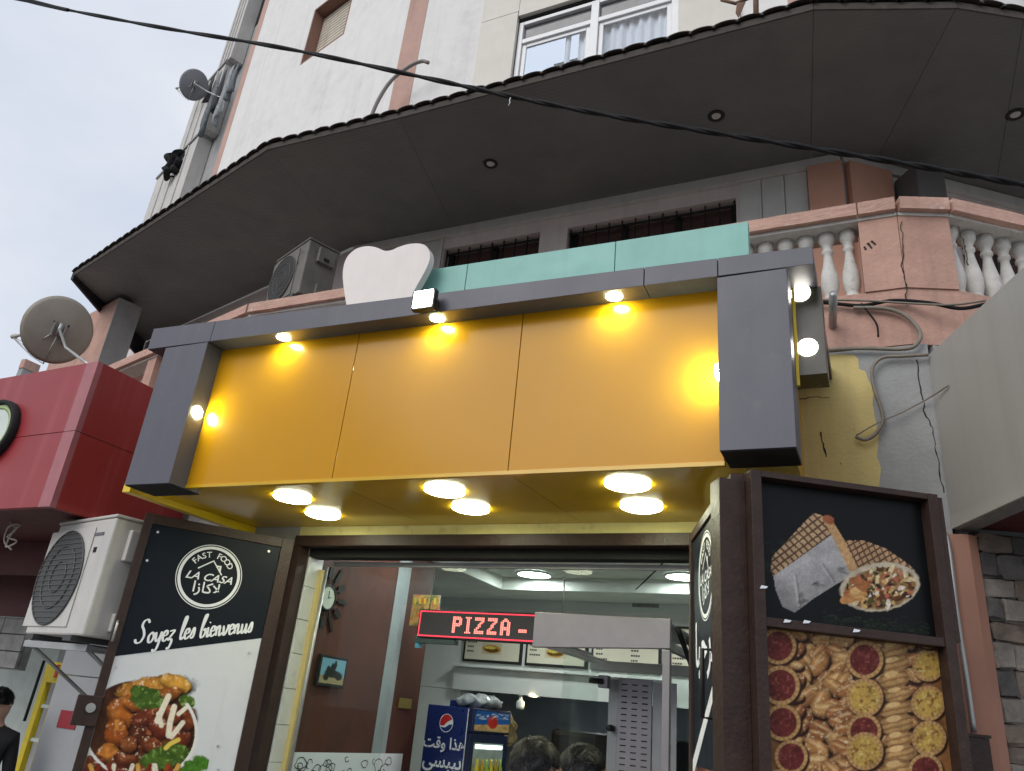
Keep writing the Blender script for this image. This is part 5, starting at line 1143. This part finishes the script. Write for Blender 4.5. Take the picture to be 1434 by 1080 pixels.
for a, l_ in ((math.radians(92), .045), (math.radians(10), .03)): slab('hand', [(-3.336, cc.y + math.cos(a) * q + math.sin(a) * w, cc.z + math.sin(a) * q - math.cos(a) * w) for q, w in ((-.006, .002), (l_, .002), (l_, -.002), (-.006, -.002))], (.002, 0, 0), m_iron, ck)
pc0, pc1 = Vector(onX(446, 917, -3.36)), Vector(onX(487, 963, -3.36)); pf = empty('framed_picture', (-3.36, (pc0.y + pc1.y) / 2, pc1.z), 'small black framed picture of riders under a blue sky on the brown wall', 'picture')
y0, y1, z0, z1 = pc0.y, pc0.y + .30, 1.80, 1.99
box('frame', -3.359, -3.335, y0, y1, z0, z1, m_iron, pf, .003)
def paint_pic(k):
    a, b = proj(np.array([(-3.33, y0, z0)]))[0][0], proj(np.array([(-3.33, y1, z1)]))[0][0]; c_, d_ = 958, 920
    k.put(np.ones(k.U.shape), (120, 168, 190), .1, .05); k.put((k.V > 947 + (k.U - 465) * .15) * 1., (160, 146, 110), .3, .2)
    for x, y, rx, ry in ((466, 944, 12, 6), (466, 936, 3, 7), (460, 938, 3, 6), (474, 948, 5, 5), (456, 948, 4, 5), (470, 932, 2, 7)): k.put(k.ell(x, y, rx, ry, 10, .3, .3, x), (40, 44, 40), .3, .3)
ink_sheet('print', (-3.334, y0 + .018, z0 + .018), (0, y1 - y0 - .036, 0), (0, 0, z1 - z0 - .036), 60, 40, paint_pic, (120, 160, 180), m_print, pf)
bn0, bn1 = onX(392, 1045, -3.355), onX(562, 1057, -3.355)
db = empty('doodle_banner', (-3.35, 4.9, .5), 'white banner with small black food doodles along the foot of the brown wall', 'banner')
box('sheet', -3.356, -3.352, 4.25, 5.56, .3, 1.405, mat('banner_white', (.82, .82, .86), .5, var=.02), db)
rr = random.Random(4)
bmd = bmesh.new()
for k in range(110):
    yy, zz = rr.uniform(4.3, 5.5), rr.uniform(.9, 1.37); s_ = rr.uniform(.02, .06); a0 = rr.uniform(0, 6); n_ = rr.choice([5, 8, 12]); e_ = rr.uniform(.5, 1); rev = rr.choice([1, 1, .7, .5])
    pts = [Vector((-3.3505, yy + s_ * math.cos(a0 + t) * (1 + .25 * math.sin(3 * t + k)), zz + s_ * e_ * math.sin(a0 + t))) for t in np.linspace(0, 6.283 * rev, 12)]
    for p, q in zip(pts, pts[1:]):
        t = (q - p).normalized(); n2 = Vector((0, -t.z, t.y)) * .0028; bmd.faces.new([bmd.verts.new(v) for v in (p - n2, q - n2, q + n2, p + n2)])
kind(from_bm('doodles', bmd, m_iron, db), 'stuff')
pq = Vector(onX(567, 985, -3.355)); tag(box('small_plaque', -3.358, -3.35, pq.y - .09, pq.y + .09, pq.z - .035, pq.z + .035, mat('dull_gold_plaque', (.22, .17, .03), .5), None), 'dull gold plaque low on the brown wall by the blue fridge', 'plaque')
# food cut-out at the end of the brown wall
fo = Vector(onY(582, 852, 5.72)); fs_ = empty('food_poster', (fo.x, 5.72, fo.z), 'colourful food poster at the end of the brown wall behind the display', 'poster')
fo2 = Vector(onY(592, 852, 5.2))
box('board', fo2.x - .10, fo2.x + .14, 5.2, 5.21, fo2.z - .13, fo2.z + .10, mat('poster_back', (.3, .3, .3), .6), fs_); 
def paint_fp(k):
    k.put(np.ones(k.U.shape), (168, 140, 84), .5, .1); k.put(np.clip((fbm(k.U * .12, k.V * .2, 5) - .5) * 5, 0, 1), (92, 104, 60)); k.put(np.clip((fbm(k.U * .15, k.V * .15, 15) - .58) * 6, 0, 1), (196, 90, 50)); k.put(((k.V > 838) & (k.V < 846)) * np.clip(np.sin(k.U * .9) * 4, 0, 1), (206, 176, 60))
ink_sheet('print', (fo2.x - .098, 5.198, fo2.z - .128), (.236, 0, 0), (0, 0, .226), 50, 50, paint_fp, (160, 140, 90), m_print, fs_)
# menu boards on the back wall
m_cream = mat('cream_menu_paper', (.66, .63, .50), .5, var=.03); m_mtxt = mat('menu_print', (.06, .05, .04), .6)
def menu(x0, x1, z0, z1, label, seed, food):
    r_ = random.Random(seed); mb = empty('menu_board', ((x0 + x1) / 2, 7.49, z0), label, 'menu board', 'menu boards on the back wall')
    box('frame', x0, x1, 7.465, 7.498, z0, z1, m_iron, mb, .004); sh = box('sheet', x0 + .025, x1 - .025, 7.460, 7.4645, z0 + .025, z1 - .025, m_cream, mb)
    bm = bmesh.new()
    for col in range(2):
        for row in range(int((z1 - z0 - .1) / .045)):
            zz = z1 - .07 - row * .045; xa = x0 + .05 + col * (x1 - x0 - .2) * .72; w = r_.uniform(.05, .11)
            if food and z0 + .06 < zz and .25 < (xa - x0) / (x1 - x0) < .6: continue
            xx = xa
            while xx < xa + w: q = r_.uniform(.012, .022); bm.faces.new([bm.verts.new(v) for v in ((xx, 7.459, zz), (xx + q, 7.459, zz), (xx + q, 7.459, zz + .016), (xx, 7.459, zz + .016))]); xx += q + .005
    kind(from_bm('menu_text', bm, m_mtxt, mb), 'stuff')
    if food:
        xm = (x0 + x1) / 2; zm = z0 + (z1 - z0) * .30
        def pf_(k):
            k.put(np.ones(k.U.shape), (196, 188, 160)); u0, v0 = proj(np.array([(xm, 7.45, zm)])); u0, v0 = float(u0[0]), float(v0[0])
            k.put(k.ell(u0, v0, 13, 6, 5, .15, .4, seed), (176, 128, 48), .4, .3); k.put(k.ell(u0, v0 + 1, 11, 3.4, 5, .2, .6, seed + 1), (92, 70, 30), .5, .4); k.put(k.ell(u0 - 2, v0 - 2, 8, 2.2, 5, .3, .6, seed + 2), (214, 190, 90), .4, .4)
        ink_sheet('dish_picture', (xm - .11, 7.4585, zm - .05), (.22, 0, 0), (0, 0, .11), 36, 22, pf_, (200, 190, 160), m_print, sh)
menu(-3.95, -3.29, 2.225, 2.66, 'cream menu board with a dish picture left of the others', 1, True); menu(-3.25, -2.60, 2.225, 2.66, 'cream menu board half hidden by the steel hood', 2, True)
menu(-2.56, -1.88, 2.225, 2.66, 'cream menu board above the steel hood', 3, False); menu(-1.82, -1.2, 2.225, 2.66, 'cream menu board nearest the right door leaf', 4, False)
gp = Vector(onY(904, 843, 7.49)); gpl = tag(box('notice_plate', gp.x - .13, gp.x + .13, 7.485, 7.497, gp.z - .05, gp.z + .05, mat('faded_green_plate', (.17, .17, .12), .6, var=.4, vscale=25), None), 'small faded green plate on the white back wall', 'plate')

# ------------------------------------------------------------------ LED display
led = empty('led_display', (-2.1, 4.4, 2.13), 'red dot matrix display reading PIZZA hung in the doorway', 'led sign')
lx0, lx1, lz0, lz1, ly = -2.672, -1.60, 2.132, 2.305, 4.40
box('casing', lx0, lx1, ly, ly + .06, lz0, lz1, m_iron, led, .003); box('face', lx0 + .006, lx1 - .006, ly - .002, ly - .0005, lz0 + .006, lz1 - .006, mat('led_face', (.035, .03, .04), .5), led)
m_dotw = emit('lit_red_led', (1, .24, .20), 1.9); m_dotb = emit('border_red_led', (1, .045, .09), 1.5); m_doff = mat('unlit_led', (.07, .06, .07), .4)
F5 = {'P': ['111110', '111111', '110011', '110011', '111111', '111110', '110000', '110000', '110000', '110000'], 'I': ['1111'] + ['0110'] * 8 + ['1111'], 'Z': ['111111', '111111', '000011', '000110', '001100', '001100', '011000', '110000', '111111', '111111'],
      'A': ['001100', '011110', '110011', '110011', '110011', '111111', '111111', '110011', '110011', '110011'], '-': ['00000'] * 6 + ['11111', '11111'] + ['00000'] * 2, ' ': ['0'] * 10}
rows, cols = 16, 96; pz_, px_ = (lz1 - lz0 - .016) / rows, (lx1 - lx0 - .016) / cols
grid = np.zeros((rows, cols), int); grid[0, :] = 2; grid[-1, :] = 2; grid[:, 0] = 2
x = 22
for ch in 'PIZZA -':
    g = F5[ch]
    for r_i, rw_ in enumerate(g):
        for c_i, b_ in enumerate(rw_):
            if b_ == '1': grid[3 + r_i, x + c_i] = 1
    x += len(g[0]) + 2
for val, m_, nm in ((1, m_dotw, 'lit_letters'), (2, m_dotb, 'lit_border'), (0, m_doff, 'unlit_dots')):
    bm = bmesh.new()
    for r_i, c_i in zip(*np.where(grid == val)):
        cx0 = lx0 + .008 + (c_i + .5) * px_; cz0 = lz1 - .008 - (r_i + .5) * pz_; h = .0040 if val else .003
        bm.faces.new([bm.verts.new((cx0 + a * h, ly - .0035, cz0 + b * h)) for a, b in ((-1, -.8), (-.3, -1.1), (.8, -1), (1, .8), (.3, 1.1), (-.8, 1))])
    kind(from_bm(nm, bm, m_, led), 'stuff')
for xx in (-2.62, -1.71):
    ch = tube('chain', [(xx, ly + .03, lz1), (xx, ly + .03, 2.53)], .004, m_galv, led, 5)
bm = bmesh.new()
box('lower_bracket', -2.69, -2.4, ly + .01, ly + .06, lz0 - .03, lz0 - .003, mat('dark_teal_bracket', (.03, .06, .06), .5), led); tag(box('blue_label', -2.715, -2.665, 4.47, 4.476, 2.075, 2.155, mat('light_blue_card', (.12, .42, .60), .5), None), 'light blue card hanging at the left end of the red display', 'card')
tag(tube('slack_wire', [onY(890, 826, 4.3), onY(905, 812, 4.3), onY(925, 792, 4.28), onY(947, 768, 4.2)], .004, m_rubber, None, 5, 4), 'thin black wire slanting across the upper glass', 'wire')

# ------------------------------------------------------------------ drinks fridge
fr = empty('drinks_fridge', (-3.05, 5.9, .13), 'blue drinks fridge with round red white and blue logo', 'fridge')
m_blue = mat('deep_blue_fridge', (.012, .026, .13), .3, var=.06); m_blueD = mat('darker_blue_trim', (.008, .014, .06), .35)
cN_ = Vector(onY(652, 1040, 5.75)); FA = Vector((cN_.x, 5.75, 0)); fdx = Vector((math.cos(math.radians(188)), math.sin(math.radians(188)) * -0 + .0, 0))
sdn = Vector((-.985, .14, 0)).normalized()       # side runs to the left
frd = Vector((.16, .987, 0)).normalized()         # door front runs away to the right
SDp = Leaf(FA + sdn * .40, tuple(-sdn)[:2], (-.14, -.985)); FRp = Leaf(FA, tuple(frd)[:2], (.987, -.16)); ZT = 1.768
prism('cabinet', [FA, FA + sdn * .40, FA + sdn * .40 + frd * .52, FA + frd * .52], .13, ZT, m_blue, fr, bev=.006)
FRp.rect('header', .0, .52, 1.60, ZT + .004, .05, .048, m_blueD, fr, .01)
def paint_hd(k):
    k.put(np.ones(k.U.shape), (30, 96, 170), .2, .1); k.put((k.V > 1015) * 1., (206, 170, 110), .5, .2); k.put(k.ell(690, 1012, 7, 9, 0, .2), (200, 50, 40)); k.put(np.clip((fbm(k.U * .3, k.V * .5, 3) - .55) * 6, 0, 1) * (k.V < 1008) * (k.V > 1000), (230, 236, 240))
ink_sheet('header_print', FRp.p(.02, 1.615, .0515), np.array(FRp.d) * .48, np.array([0, 0, .14]), 50, 34, paint_hd, (30, 96, 170), m_print, fr)
dr = FRp.rect('door', .0, .52, .2, 1.59, .035, .033, m_blueD, fr, .004)
FRp.rect('door_glass', .06, .46, .3, 1.53, .0365, .001, mat('cool_lit_shelf_view', (.42, .50, .46), .2, var=.2, vscale=10), dr); FRp.rect('lamp_strip', .08, .44, 1.49, 1.515, .04, .003, emit('fridge_tube', (.9, 1, 1), 4), dr)
rr = random.Random(9)
for sh_ in range(4):
    zz = 1.22 - sh_ * .27; FRp.rect('shelf', .06, .46, zz - .015, zz, .041, .004, m_alu, dr)
    for k in range(6): a = .085 + k * .062; bt = lathe('bottle', [(.022, 0), (.024, .02), (.024, .12), (.010, .17), (.010, .20)], mat('bottle_%d' % (k % 3), ((.62, .48, .03), (.45, .30, .02), (.30, .42, .05))[k % 3], .2), dr, 10, tuple(FRp.p(a, zz + .001, .066)))
MS = SDp.pm(.20, 1.645, .002); R_ = .060
def arc(a0, a1, n=20): return [(R_ * math.cos(math.radians(t)), R_ * math.sin(math.radians(t))) for t in np.linspace(a0, a1, n)]
def fillp(name, pts, z, m):
    bm = bmesh.new(); bm.faces.new([bm.verts.new(MS @ Vector((p[0], p[1], z))) for p in pts]); return from_bm(name, bm, m, fr)
lgR, lgB = mat('logo_red', (.50, .02, .025), .4), mat('logo_blue', (.010, .035, .19), .4)
ring('logo_ring', MS, R_ * 1.02, R_ * 1.10, m_ink_w, fr, 40); fillp('logo_disc', arc(0, 360, 41)[:-1], 0, m_ink_w)
top_ = arc(28, 200, 24); wav = [(R_ * .35 * 0 + x_, y_) for x_, y_ in spline([(-R_ * .94, -R_ * .34), (-R_ * .35, -R_ * .32), (R_ * .15, R_ * .12), (R_ * .88, R_ * .47)], 6)]
fillp('logo_upper', top_ + wav[1:-1], .0006, lgR)
bot_ = arc(212, 352, 24); wv2 = spline([(R_ * .99, -R_ * .12), (R_ * .45, -R_ * .18), (-R_ * .1, -R_ * .52), (-R_ * .84, -R_ * .52)], 6)
fillp('logo_lower', bot_ + [tuple(p) for p in wv2[1:-1]], .0006, lgB)
text('lettering', '\ufe96\ufed7\ufeed \ufe8d\ufeac\ufeeb', .110, SDp.pm(.20, 1.465, .002), m_ink_w, fr, bold=.0022); text('lettering', '\ufef0\ufeb4\ufe92\ufef4\ufe91', .145, SDp.pm(.20, 1.335, .002), m_ink_w, fr, bold=.0028)
box('door_seal', FA.x - .003, FA.x + .003, 5.742, 5.748, .2, 1.76, m_alu, fr)
# bags on and beside the fridge
def bag(label, c, s, m):
    bm = bmesh.new(); bmesh.ops.create_icosphere(bm, subdivisions=4, radius=1, matrix=Matrix.Translation(Vector(c)) @ Matrix.Diagonal((s[0], s[1], s[2], 1)))
    for v in bm.verts: q = v.co; v.co += Vector((math.sin(q.y * 60 + q.z * 40), math.sin(q.x * 55 + q.z * 33), math.sin(q.x * 48 + q.y * 51))) * min(s) * .22
    return tag(from_bm('plastic_bag', bm, m, None, True), label, 'bag', 'plastic bags by the fridge')
bag('crumpled clear plastic bag lying on top of the blue fridge', FA + sdn * .12 + frd * .3 + Vector((0, 0, ZT + .055)), (.20, .13, .055), mat('clear_film', (.42, .45, .46), .15, var=.3, vscale=30)); bag('plastic bag of golden snacks hanging beside the blue fridge', Vector(onY(706, 1022, 6.5)), (.10, .09, .13), mat('snack_bag', (.36, .27, .12), .25, var=.6, vscale=26))
bxp = FA + sdn * .30 + frd * .34
tag(prism('flat_carton', [bxp + Vector((-.08, -.1, 0)), bxp + Vector((.12, -.1, 0)), bxp + Vector((.12, .1, 0)), bxp + Vector((-.08, .1, 0))], ZT + .001, ZT + .05, m_blue, None, bev=.003), 'flat blue carton on top of the blue fridge', 'carton')
# dark kitchen masses behind
tag(prism('kitchen_hood', [(-3.1, 7.9), (-1.9, 7.9), (-1.9, 9.2), (-3.1, 9.2)], 1.25, 1.68, mat('black_kitchen_hood', (.015, .015, .016), .5), None, bev=.05), 'black extractor hood in the dim kitchen behind the heads', 'hood')

# ------------------------------------------------------------------ steel serving station in the doorway
ss = empty('serving_station', (-1.4, 4.3, .13), 'stainless steel serving station with fascia, glass sides and slotted back panel in the doorway', 'serving station')
m_ss = mat('brushed_stainless', (.235, .222, .24), .38, .55, var=.06, vscale=9); m_ssd = mat('plain_stainless_grey', (.25, .25, .26), .4, .6)  # second stainless tone for the top sheet and panel returns
sx0, sx1 = -1.735, -.978; sy = 4.07; sz0, sz1 = 2.10, 2.262
slab('fascia', [(sx0, sy, sz0 - .018), (sx1, sy, sz0 + .012), (sx1, sy, sz1 - .004), (sx0, sy, sz1 + .006)], (0, .035, 0), m_ss, ss, bev=.003)
box('post', sx1 - .04, sx1 - .001, sy + .001, sy + .04, .13, sz0 + .005, m_ss, ss, .003)
for xx in (sx0 + .002, sx1 - .035): box('top_arm', xx, xx + .033, sy + .036, 4.98, sz0 + .01, sz0 + .05, m_ss, ss)
box('tray', sx0 + .04, sx0 + .16, sy + .037, 4.95, sz0 - .01, sz0 + .004, m_alu, ss)
box('canopy_sheet', sx0 + .005, sx1 - .005, sy + .04, 4.98, sz1 - .03, sz1 - .02, m_ssd, ss)
box('rear_beam', sx0 + .04, sx1 - .04, 4.93, 4.96, sz0 - .05, sz0 + .005, m_alu, ss)
box('side_glass', sx0 + .10, sx0 + .106, 4.3, 4.92, 1.1, sz0 - .012, m_glass, ss); box('side_glass', sx0 + .30, sx1 - .05, 4.885, 4.891, 1.1, sz0 - .06, m_glass, ss)
box('clamp', sx0 + .20, sx0 + .26, 4.62, 4.68, 1.93, 2.0, m_ss, ss, .004); tube('knob', [(sx0 + .23, 4.62, 1.965), (sx0 + .16, 4.58, 1.965)], .016, m_iron, ss, 10)
# slotted back panel
b0, b1 = onY(866, 940, 4.75), onY(914, 940, 4.75); slx0, slx1 = b0[0], b1[0]
sp_ = box('slotted_panel', slx0, slx1, 4.75, 4.76, .9, 2.0, m_ss, ss, .003)
for r_i in range(22):
    for c_i in range(3):
        zz = 1.965 - r_i * .033; xx = slx0 + (slx1 - slx0) * (.2 + .3 * c_i); box('slot', xx - .017, xx + .017, 4.7475, 4.749, zz - .003, zz + .003, m_dark, sp_)
box('panel_return', slx1 + .001, slx1 + .14, 4.76, 4.77, .9, 1.99, m_ssd, ss); box('panel_return', slx0 - .06, slx0 - .001, 4.77, 4.78, 1.2, 1.99, m_ssd, ss)
for zz in (1.72, 1.45): tube('knob', [(slx0 - .03, 4.77, zz), (slx0 - .03, 4.70, zz)], .018, m_iron, ss, 10)
for dx in (0, .05): tube('hose', [(-.95 + dx, 4.1, 2.22 - dx), (-.90 + dx, 4.2, 2.05), (-.85, 4.3, 1.85 + dx), (-.88, 4.3, 1.2)], .014, m_rubber, ss, 8, 5)
box('worktop', sx0, sx1, sy + .04, 4.98, .95, .99, m_ss, ss, .004)
box('cabinet', sx0 + .01, sx1 - .045, sy + .05, 4.97, .13, .948, m_ss, ss, .004)

# ------------------------------------------------------------------ the shop next door, under the red fascia
pL = onY(62, 1010, 3.92); gp_ = empty('grey_pillar', (-4.8, 4.0, .12), 'plain grey pillar with a small red sticker below the air conditioner', 'pillar')
m_pil2 = mat('grey_pillar_paint', (.34, .35, .36), .6, var=.05, streak=.2, scol=(.24, .24, .24))
zj = onY(100, 946, 3.92)[2]
box('shaft', pL[0], -4.452, 3.92, 4.3, .12, zj - .003, m_pil2, gp_, .004); box('shaft', pL[0], -4.452, 3.92, 4.3, zj + .003, 2.60, m_pil2, gp_, .004)
st0, st1 = onY(86, 994, 3.915), onY(104, 1022, 3.915); box('sticker', st0[0], st1[0], 3.914, 3.9185, st1[2], st0[2], mat('red_sticker', (.30, .02, .03), .5), gp_)
nr = empty('neighbour_shop_interior', (-7, 6, .12), 'pale lit shop room next door seen below the red fascia', 'room')
m_nw = mat('pale_green_white_paint', (.55, .60, .56), .6); m_nt = mat('grey_stone_tile', (.30, .29, .28), .6, var=.25, vscale=10)
box('back_wall', -12, -4.9, 7.4, 7.5, .12, 3.0, m_nw, nr); box('ceiling', -12, -4.9, 4.4, 7.4, 2.5, 2.55, m_nw, nr); box('side_wall', -5.1, -4.92, 4.31, 7.4, .12, 2.5, m_nw, nr)
box('floor', -12, -4.9, 4.0, 7.4, .118, .128, m_paving, nr)
q0 = onY(36, 905, 4.5)
for i in range(4):
    for j in range(3): box('wall_tile', q0[0] - .05 - (i + 1) * .33 + .004, q0[0] - .05 - i * .33 - .004, 4.5, 4.53, 1.72 + j * .135, 1.847 + j * .135, m_nt, nr, .004)
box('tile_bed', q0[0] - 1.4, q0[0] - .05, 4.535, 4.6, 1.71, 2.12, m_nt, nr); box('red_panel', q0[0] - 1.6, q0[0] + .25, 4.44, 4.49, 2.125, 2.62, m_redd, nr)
lt = onZ(50, 905, 2.4); box('fill_panel', -7.6, -6.6, 5.2, 5.5, 2.47, 2.495, emit('neighbour_fill', (.9, 1, .95), 7), nr)  # unseen glowing panel added to brighten the room next door
ys = empty('yellow_stand', tuple(onY(52, 1050, 5.6)), 'yellow framed snack stand inside the shop next door', 'stand')
m_ys = mat('yellow_stand_paint', (.62, .46, .02), .5)
y0, y1 = onY(44, 1000, 5.6)[0], onY(70, 1000, 5.6)[0]; zt_ = onY(60, 944, 5.6)[2]
box('post', y0, y0 + .07, 5.6, 5.66, .13, zt_ - .07, m_ys, ys); box('post', y1 - .05, y1, 5.6, 5.66, .13, zt_ - .07, m_ys, ys); box('header', y0, y1, 5.6, 5.7, zt_ - .069, zt_ + .12, m_ys, ys); box('sticker', y0 + .2, y1 - .1, 5.59, 5.598, zt_ - .02, zt_ + .10, mat('red_badge', (.45, .03, .03), .5), ys)
for k in range(4): box('shelf', y0 + .072, y1 - .052, 5.62, 5.95, .5 + k * .3, .53 + k * .3, m_nw, ys)
tube('door_edge', [onY(62, 925, 4.7), onY(34, 1010, 4.7)], .012, m_dark, ys)

# ------------------------------------------------------------------ people
m_skin = mat('skin', (.42, .25, .17), .55, var=.06, vscale=20); m_hair = mat('black_hair', (.0055, .0055, .006), .5, spec=.3, var=.3, vscale=30)
def person(label, loc, rz, H, top, trousers, hair_len=.022, turn=0., seed=1, group=None):
    root = empty('person', loc, label, 'person', group, rz); k = H / 1.74
    V, E, Rr = [], [], []
    def add(p, r, prev=None):
        V.append(Vector(p) * k); Rr.append((r[0] * k, r[1] * k) if isinstance(r, tuple) else (r * k, r * k)); i = len(V) - 1
        if prev is not None: E.append((prev, i))
        return i
    pel = add((0, 0, .95), (.150, .105)); wa = add((0, .01, 1.10), (.132, .095), pel); ch = add((0, .015, 1.28), (.158, .112), wa); up = add((0, .01, 1.42), (.12, .085), ch)
    nk = add((0, .004, 1.50), (.064, .064), up); hb = add((0, -.010, 1.565), (.082, .092), nk); hm = add((0, -.006, 1.64), (.100, .120), hb); ht = add((0, 0, 1.70), (.082, .098), hm)
    for s in (-1, 1):
        sh = add((s * .165, .01, 1.41), .064, up); el = add((s * .215, .03, 1.13), .044, sh); wr = add((s * .215, -.05, .90), .029, el); pa_ = add((s * .212, -.075, .835), (.020, .038), wr)
        for j, (fy, ln) in enumerate(((-.032, .075), (-.011, .085), (.010, .080), (.030, .062))):
            a = add((s * .212, -.085 + fy, .80), .0095, pa_); b = add((s * .205, -.095 + fy, .80 - ln * .55), .0085, a); add((s * .196, -.098 + fy, .80 - ln), .007, b)
        a = add((s * .198, -.115, .85), .011, wr); add((s * .190, -.135, .815), .009, a)
        hp = add((s * .085, 0, .88), .095, pel); kn = add((s * .105, -.012, .49), .060, hp); an = add((s * .110, .012, .09), .040, kn); hl = add((s * .112, -.05, .045), (.040, .038), an); add((s * .118, -.15, .032), (.040, .028), hl)
        ear = add((s * .088, .006, 1.635), (.012, .026), hm)
    nose = add((0, -.116, 1.622), .016, hm)
    me = bpy.data.meshes.new('body'); me.from_pydata(V, E, []); me.update()
    o = bpy.data.objects.new('body', me); COL.objects.link(o)
    sk = o.modifiers.new('skin', 'SKIN'); 
    for i, sv in enumerate(me.skin_vertices[0].data): sv.radius = Rr[i]; sv.use_root = (i == 0)
    sb = o.modifiers.new('sub', 'SUBSURF'); sb.levels = 2; sb.render_levels = 2
    bpy.context.view_layer.update()
    me2 = bpy.data.meshes.new_from_object(o.evaluated_get(bpy.context.evaluated_depsgraph_get())); bpy.data.objects.remove(o)
    me2.name = 'body'; me2.materials.clear()
    b = link_mesh('body', me2, root, [m_skin, top, trousers, mat('dark_shoe', (.03, .028, .026), .5)], local=True)
    for p in me2.polygons:
        z = p.center.z / k; p.use_smooth = True; hand = abs(p.center.x) / k > .17 and z < .93
        p.material_index = 0 if (z > 1.485 or hand) else (1 if z > .93 else (2 if z > .10 else 3))
    # hair: a close cap with many short strands lying over the skull
    rnd = random.Random(seed); bm = bmesh.new(); c = Vector((0, .004, 1.655)) * k; rad = Vector((.088, .112, .100)) * k
    def hairline(d): return d.z > (-.12 if d.y > .05 else (.30 + .9 * max(0, -d.y) * .35 if d.y < -.45 else .02))
    bmesh.ops.create_icosphere(bm, subdivisions=4, radius=1)
    bmesh.ops.delete(bm, geom=[f for f in bm.faces if not hairline(f.calc_center_median())], context='FACES')
    for v in bm.verts: q = v.co; v.co = Vector((c.x + q.x * rad.x, c.y + q.y * rad.y, c.z + q.z * rad.z)) + q * (.004 * math.sin(q.x * 9 + q.y * 7 + seed) + .004 * math.sin(q.z * 8 + q.x * 6 + seed * 2) + .002 * math.sin(q.y * 23)) * k
    for f in bm.faces: f.smooth = True
    n = 0
    while n < 6500:
        d = Vector((rnd.gauss(0, 1), rnd.gauss(0, 1), rnd.gauss(0, 1))).normalized()
        if not hairline(d): continue
        p = Vector((c.x + d.x * rad.x, c.y + d.y * rad.y, c.z + d.z * rad.z)); whorl = Vector((.1, .35, .93)); tang = (d - whorl * d.dot(whorl)); tang = tang.normalized() if tang.length > .05 else Vector((1, 0, 0)); tang = (tang - d * tang.dot(d)).normalized()
        g = (tang * rnd.uniform(.5, 1) + d * rnd.uniform(.10, .50) + Vector((rnd.uniform(-.3, .3), rnd.uniform(-.3, .3), rnd.uniform(-.2, .2)))).normalized(); ln = hair_len * rnd.uniform(.5, 1.3) * (.35 + .65 * max(0, min(1, (d.z + .1) / .6))) * (1 + .35 * math.sin(d.x * 6 + seed) * math.sin(d.y * 7 + seed)); sd_ = g.cross(d)
        if sd_.length < .05: continue
        sd_ = sd_.normalized() * .0012; m1 = p + g * ln * .6; e_ = p + g * ln + tang * ln * .25
        a = [bm.verts.new(x) for x in (p - sd_, p + sd_, m1 + sd_, m1 - sd_)]; t_ = bm.verts.new(e_); bm.faces.new(a); bm.faces.new((a[3], a[2], t_)); n += 1
    kind(from_bm('hair', bm, m_hair, root, local=True, recalc=False), 'stuff')
    for s in (-1, 1):
        lathe('eye', [(.002, 0), (.010, .004), (.0125, .010), (.010, .016), (.002, .020)], mat('eye_white', (.7, .68, .66), .2), root, 12, tuple(Vector((s * .030, -.082, 1.648)) * k), (0, -1, 0), local=True)
        tube('eyebrow', [Vector((s * .014, -.101, 1.668)) * k, Vector((s * .03, -.100, 1.674)) * k, Vector((s * .048, -.088, 1.668)) * k], .004 * k, m_hair, root, 6, 3, local=True)
    tube('mouth', [Vector((-.022, -.088, 1.583)) * k, Vector((0, -.096, 1.583)) * k, Vector((.022, -.088, 1.583)) * k], .0045 * k, mat('lips', (.34, .13, .10), .5), root, 6, 3, local=True)
    return root
m_navyc = mat('navy_cloth', (.02, .025, .045), .9, bump=.2); m_blackc = mat('black_cloth', (.010, .010, .012), .9, bump=.2); m_jean = mat('dark_denim', (.03, .04, .07), .9)
h1 = onY(751, 1035, 2.55); h2 = onY(817, 1044, 2.95); h3 = onY(6, 964, 3.6)
person('person with cropped dark hair facing into the shop, nearest the camera', (h1[0], 2.56, .12), math.radians(176), h1[2] - .12 - .010, m_blackc, m_jean, .012, seed=2, group='people at the doorway')
person('person with short dark hair just behind the nearest head at the doorway', (h2[0], 2.96, .12), math.radians(160), h2[2] - .12 - .010, m_navyc, m_jean, .012, seed=3, group='people at the doorway')
person('person in black with their back turned at the far left edge', (h3[0], 3.6, .12), math.radians(230), h3[2] - .12 - .010, m_blackc, m_blackc, .014, seed=4)
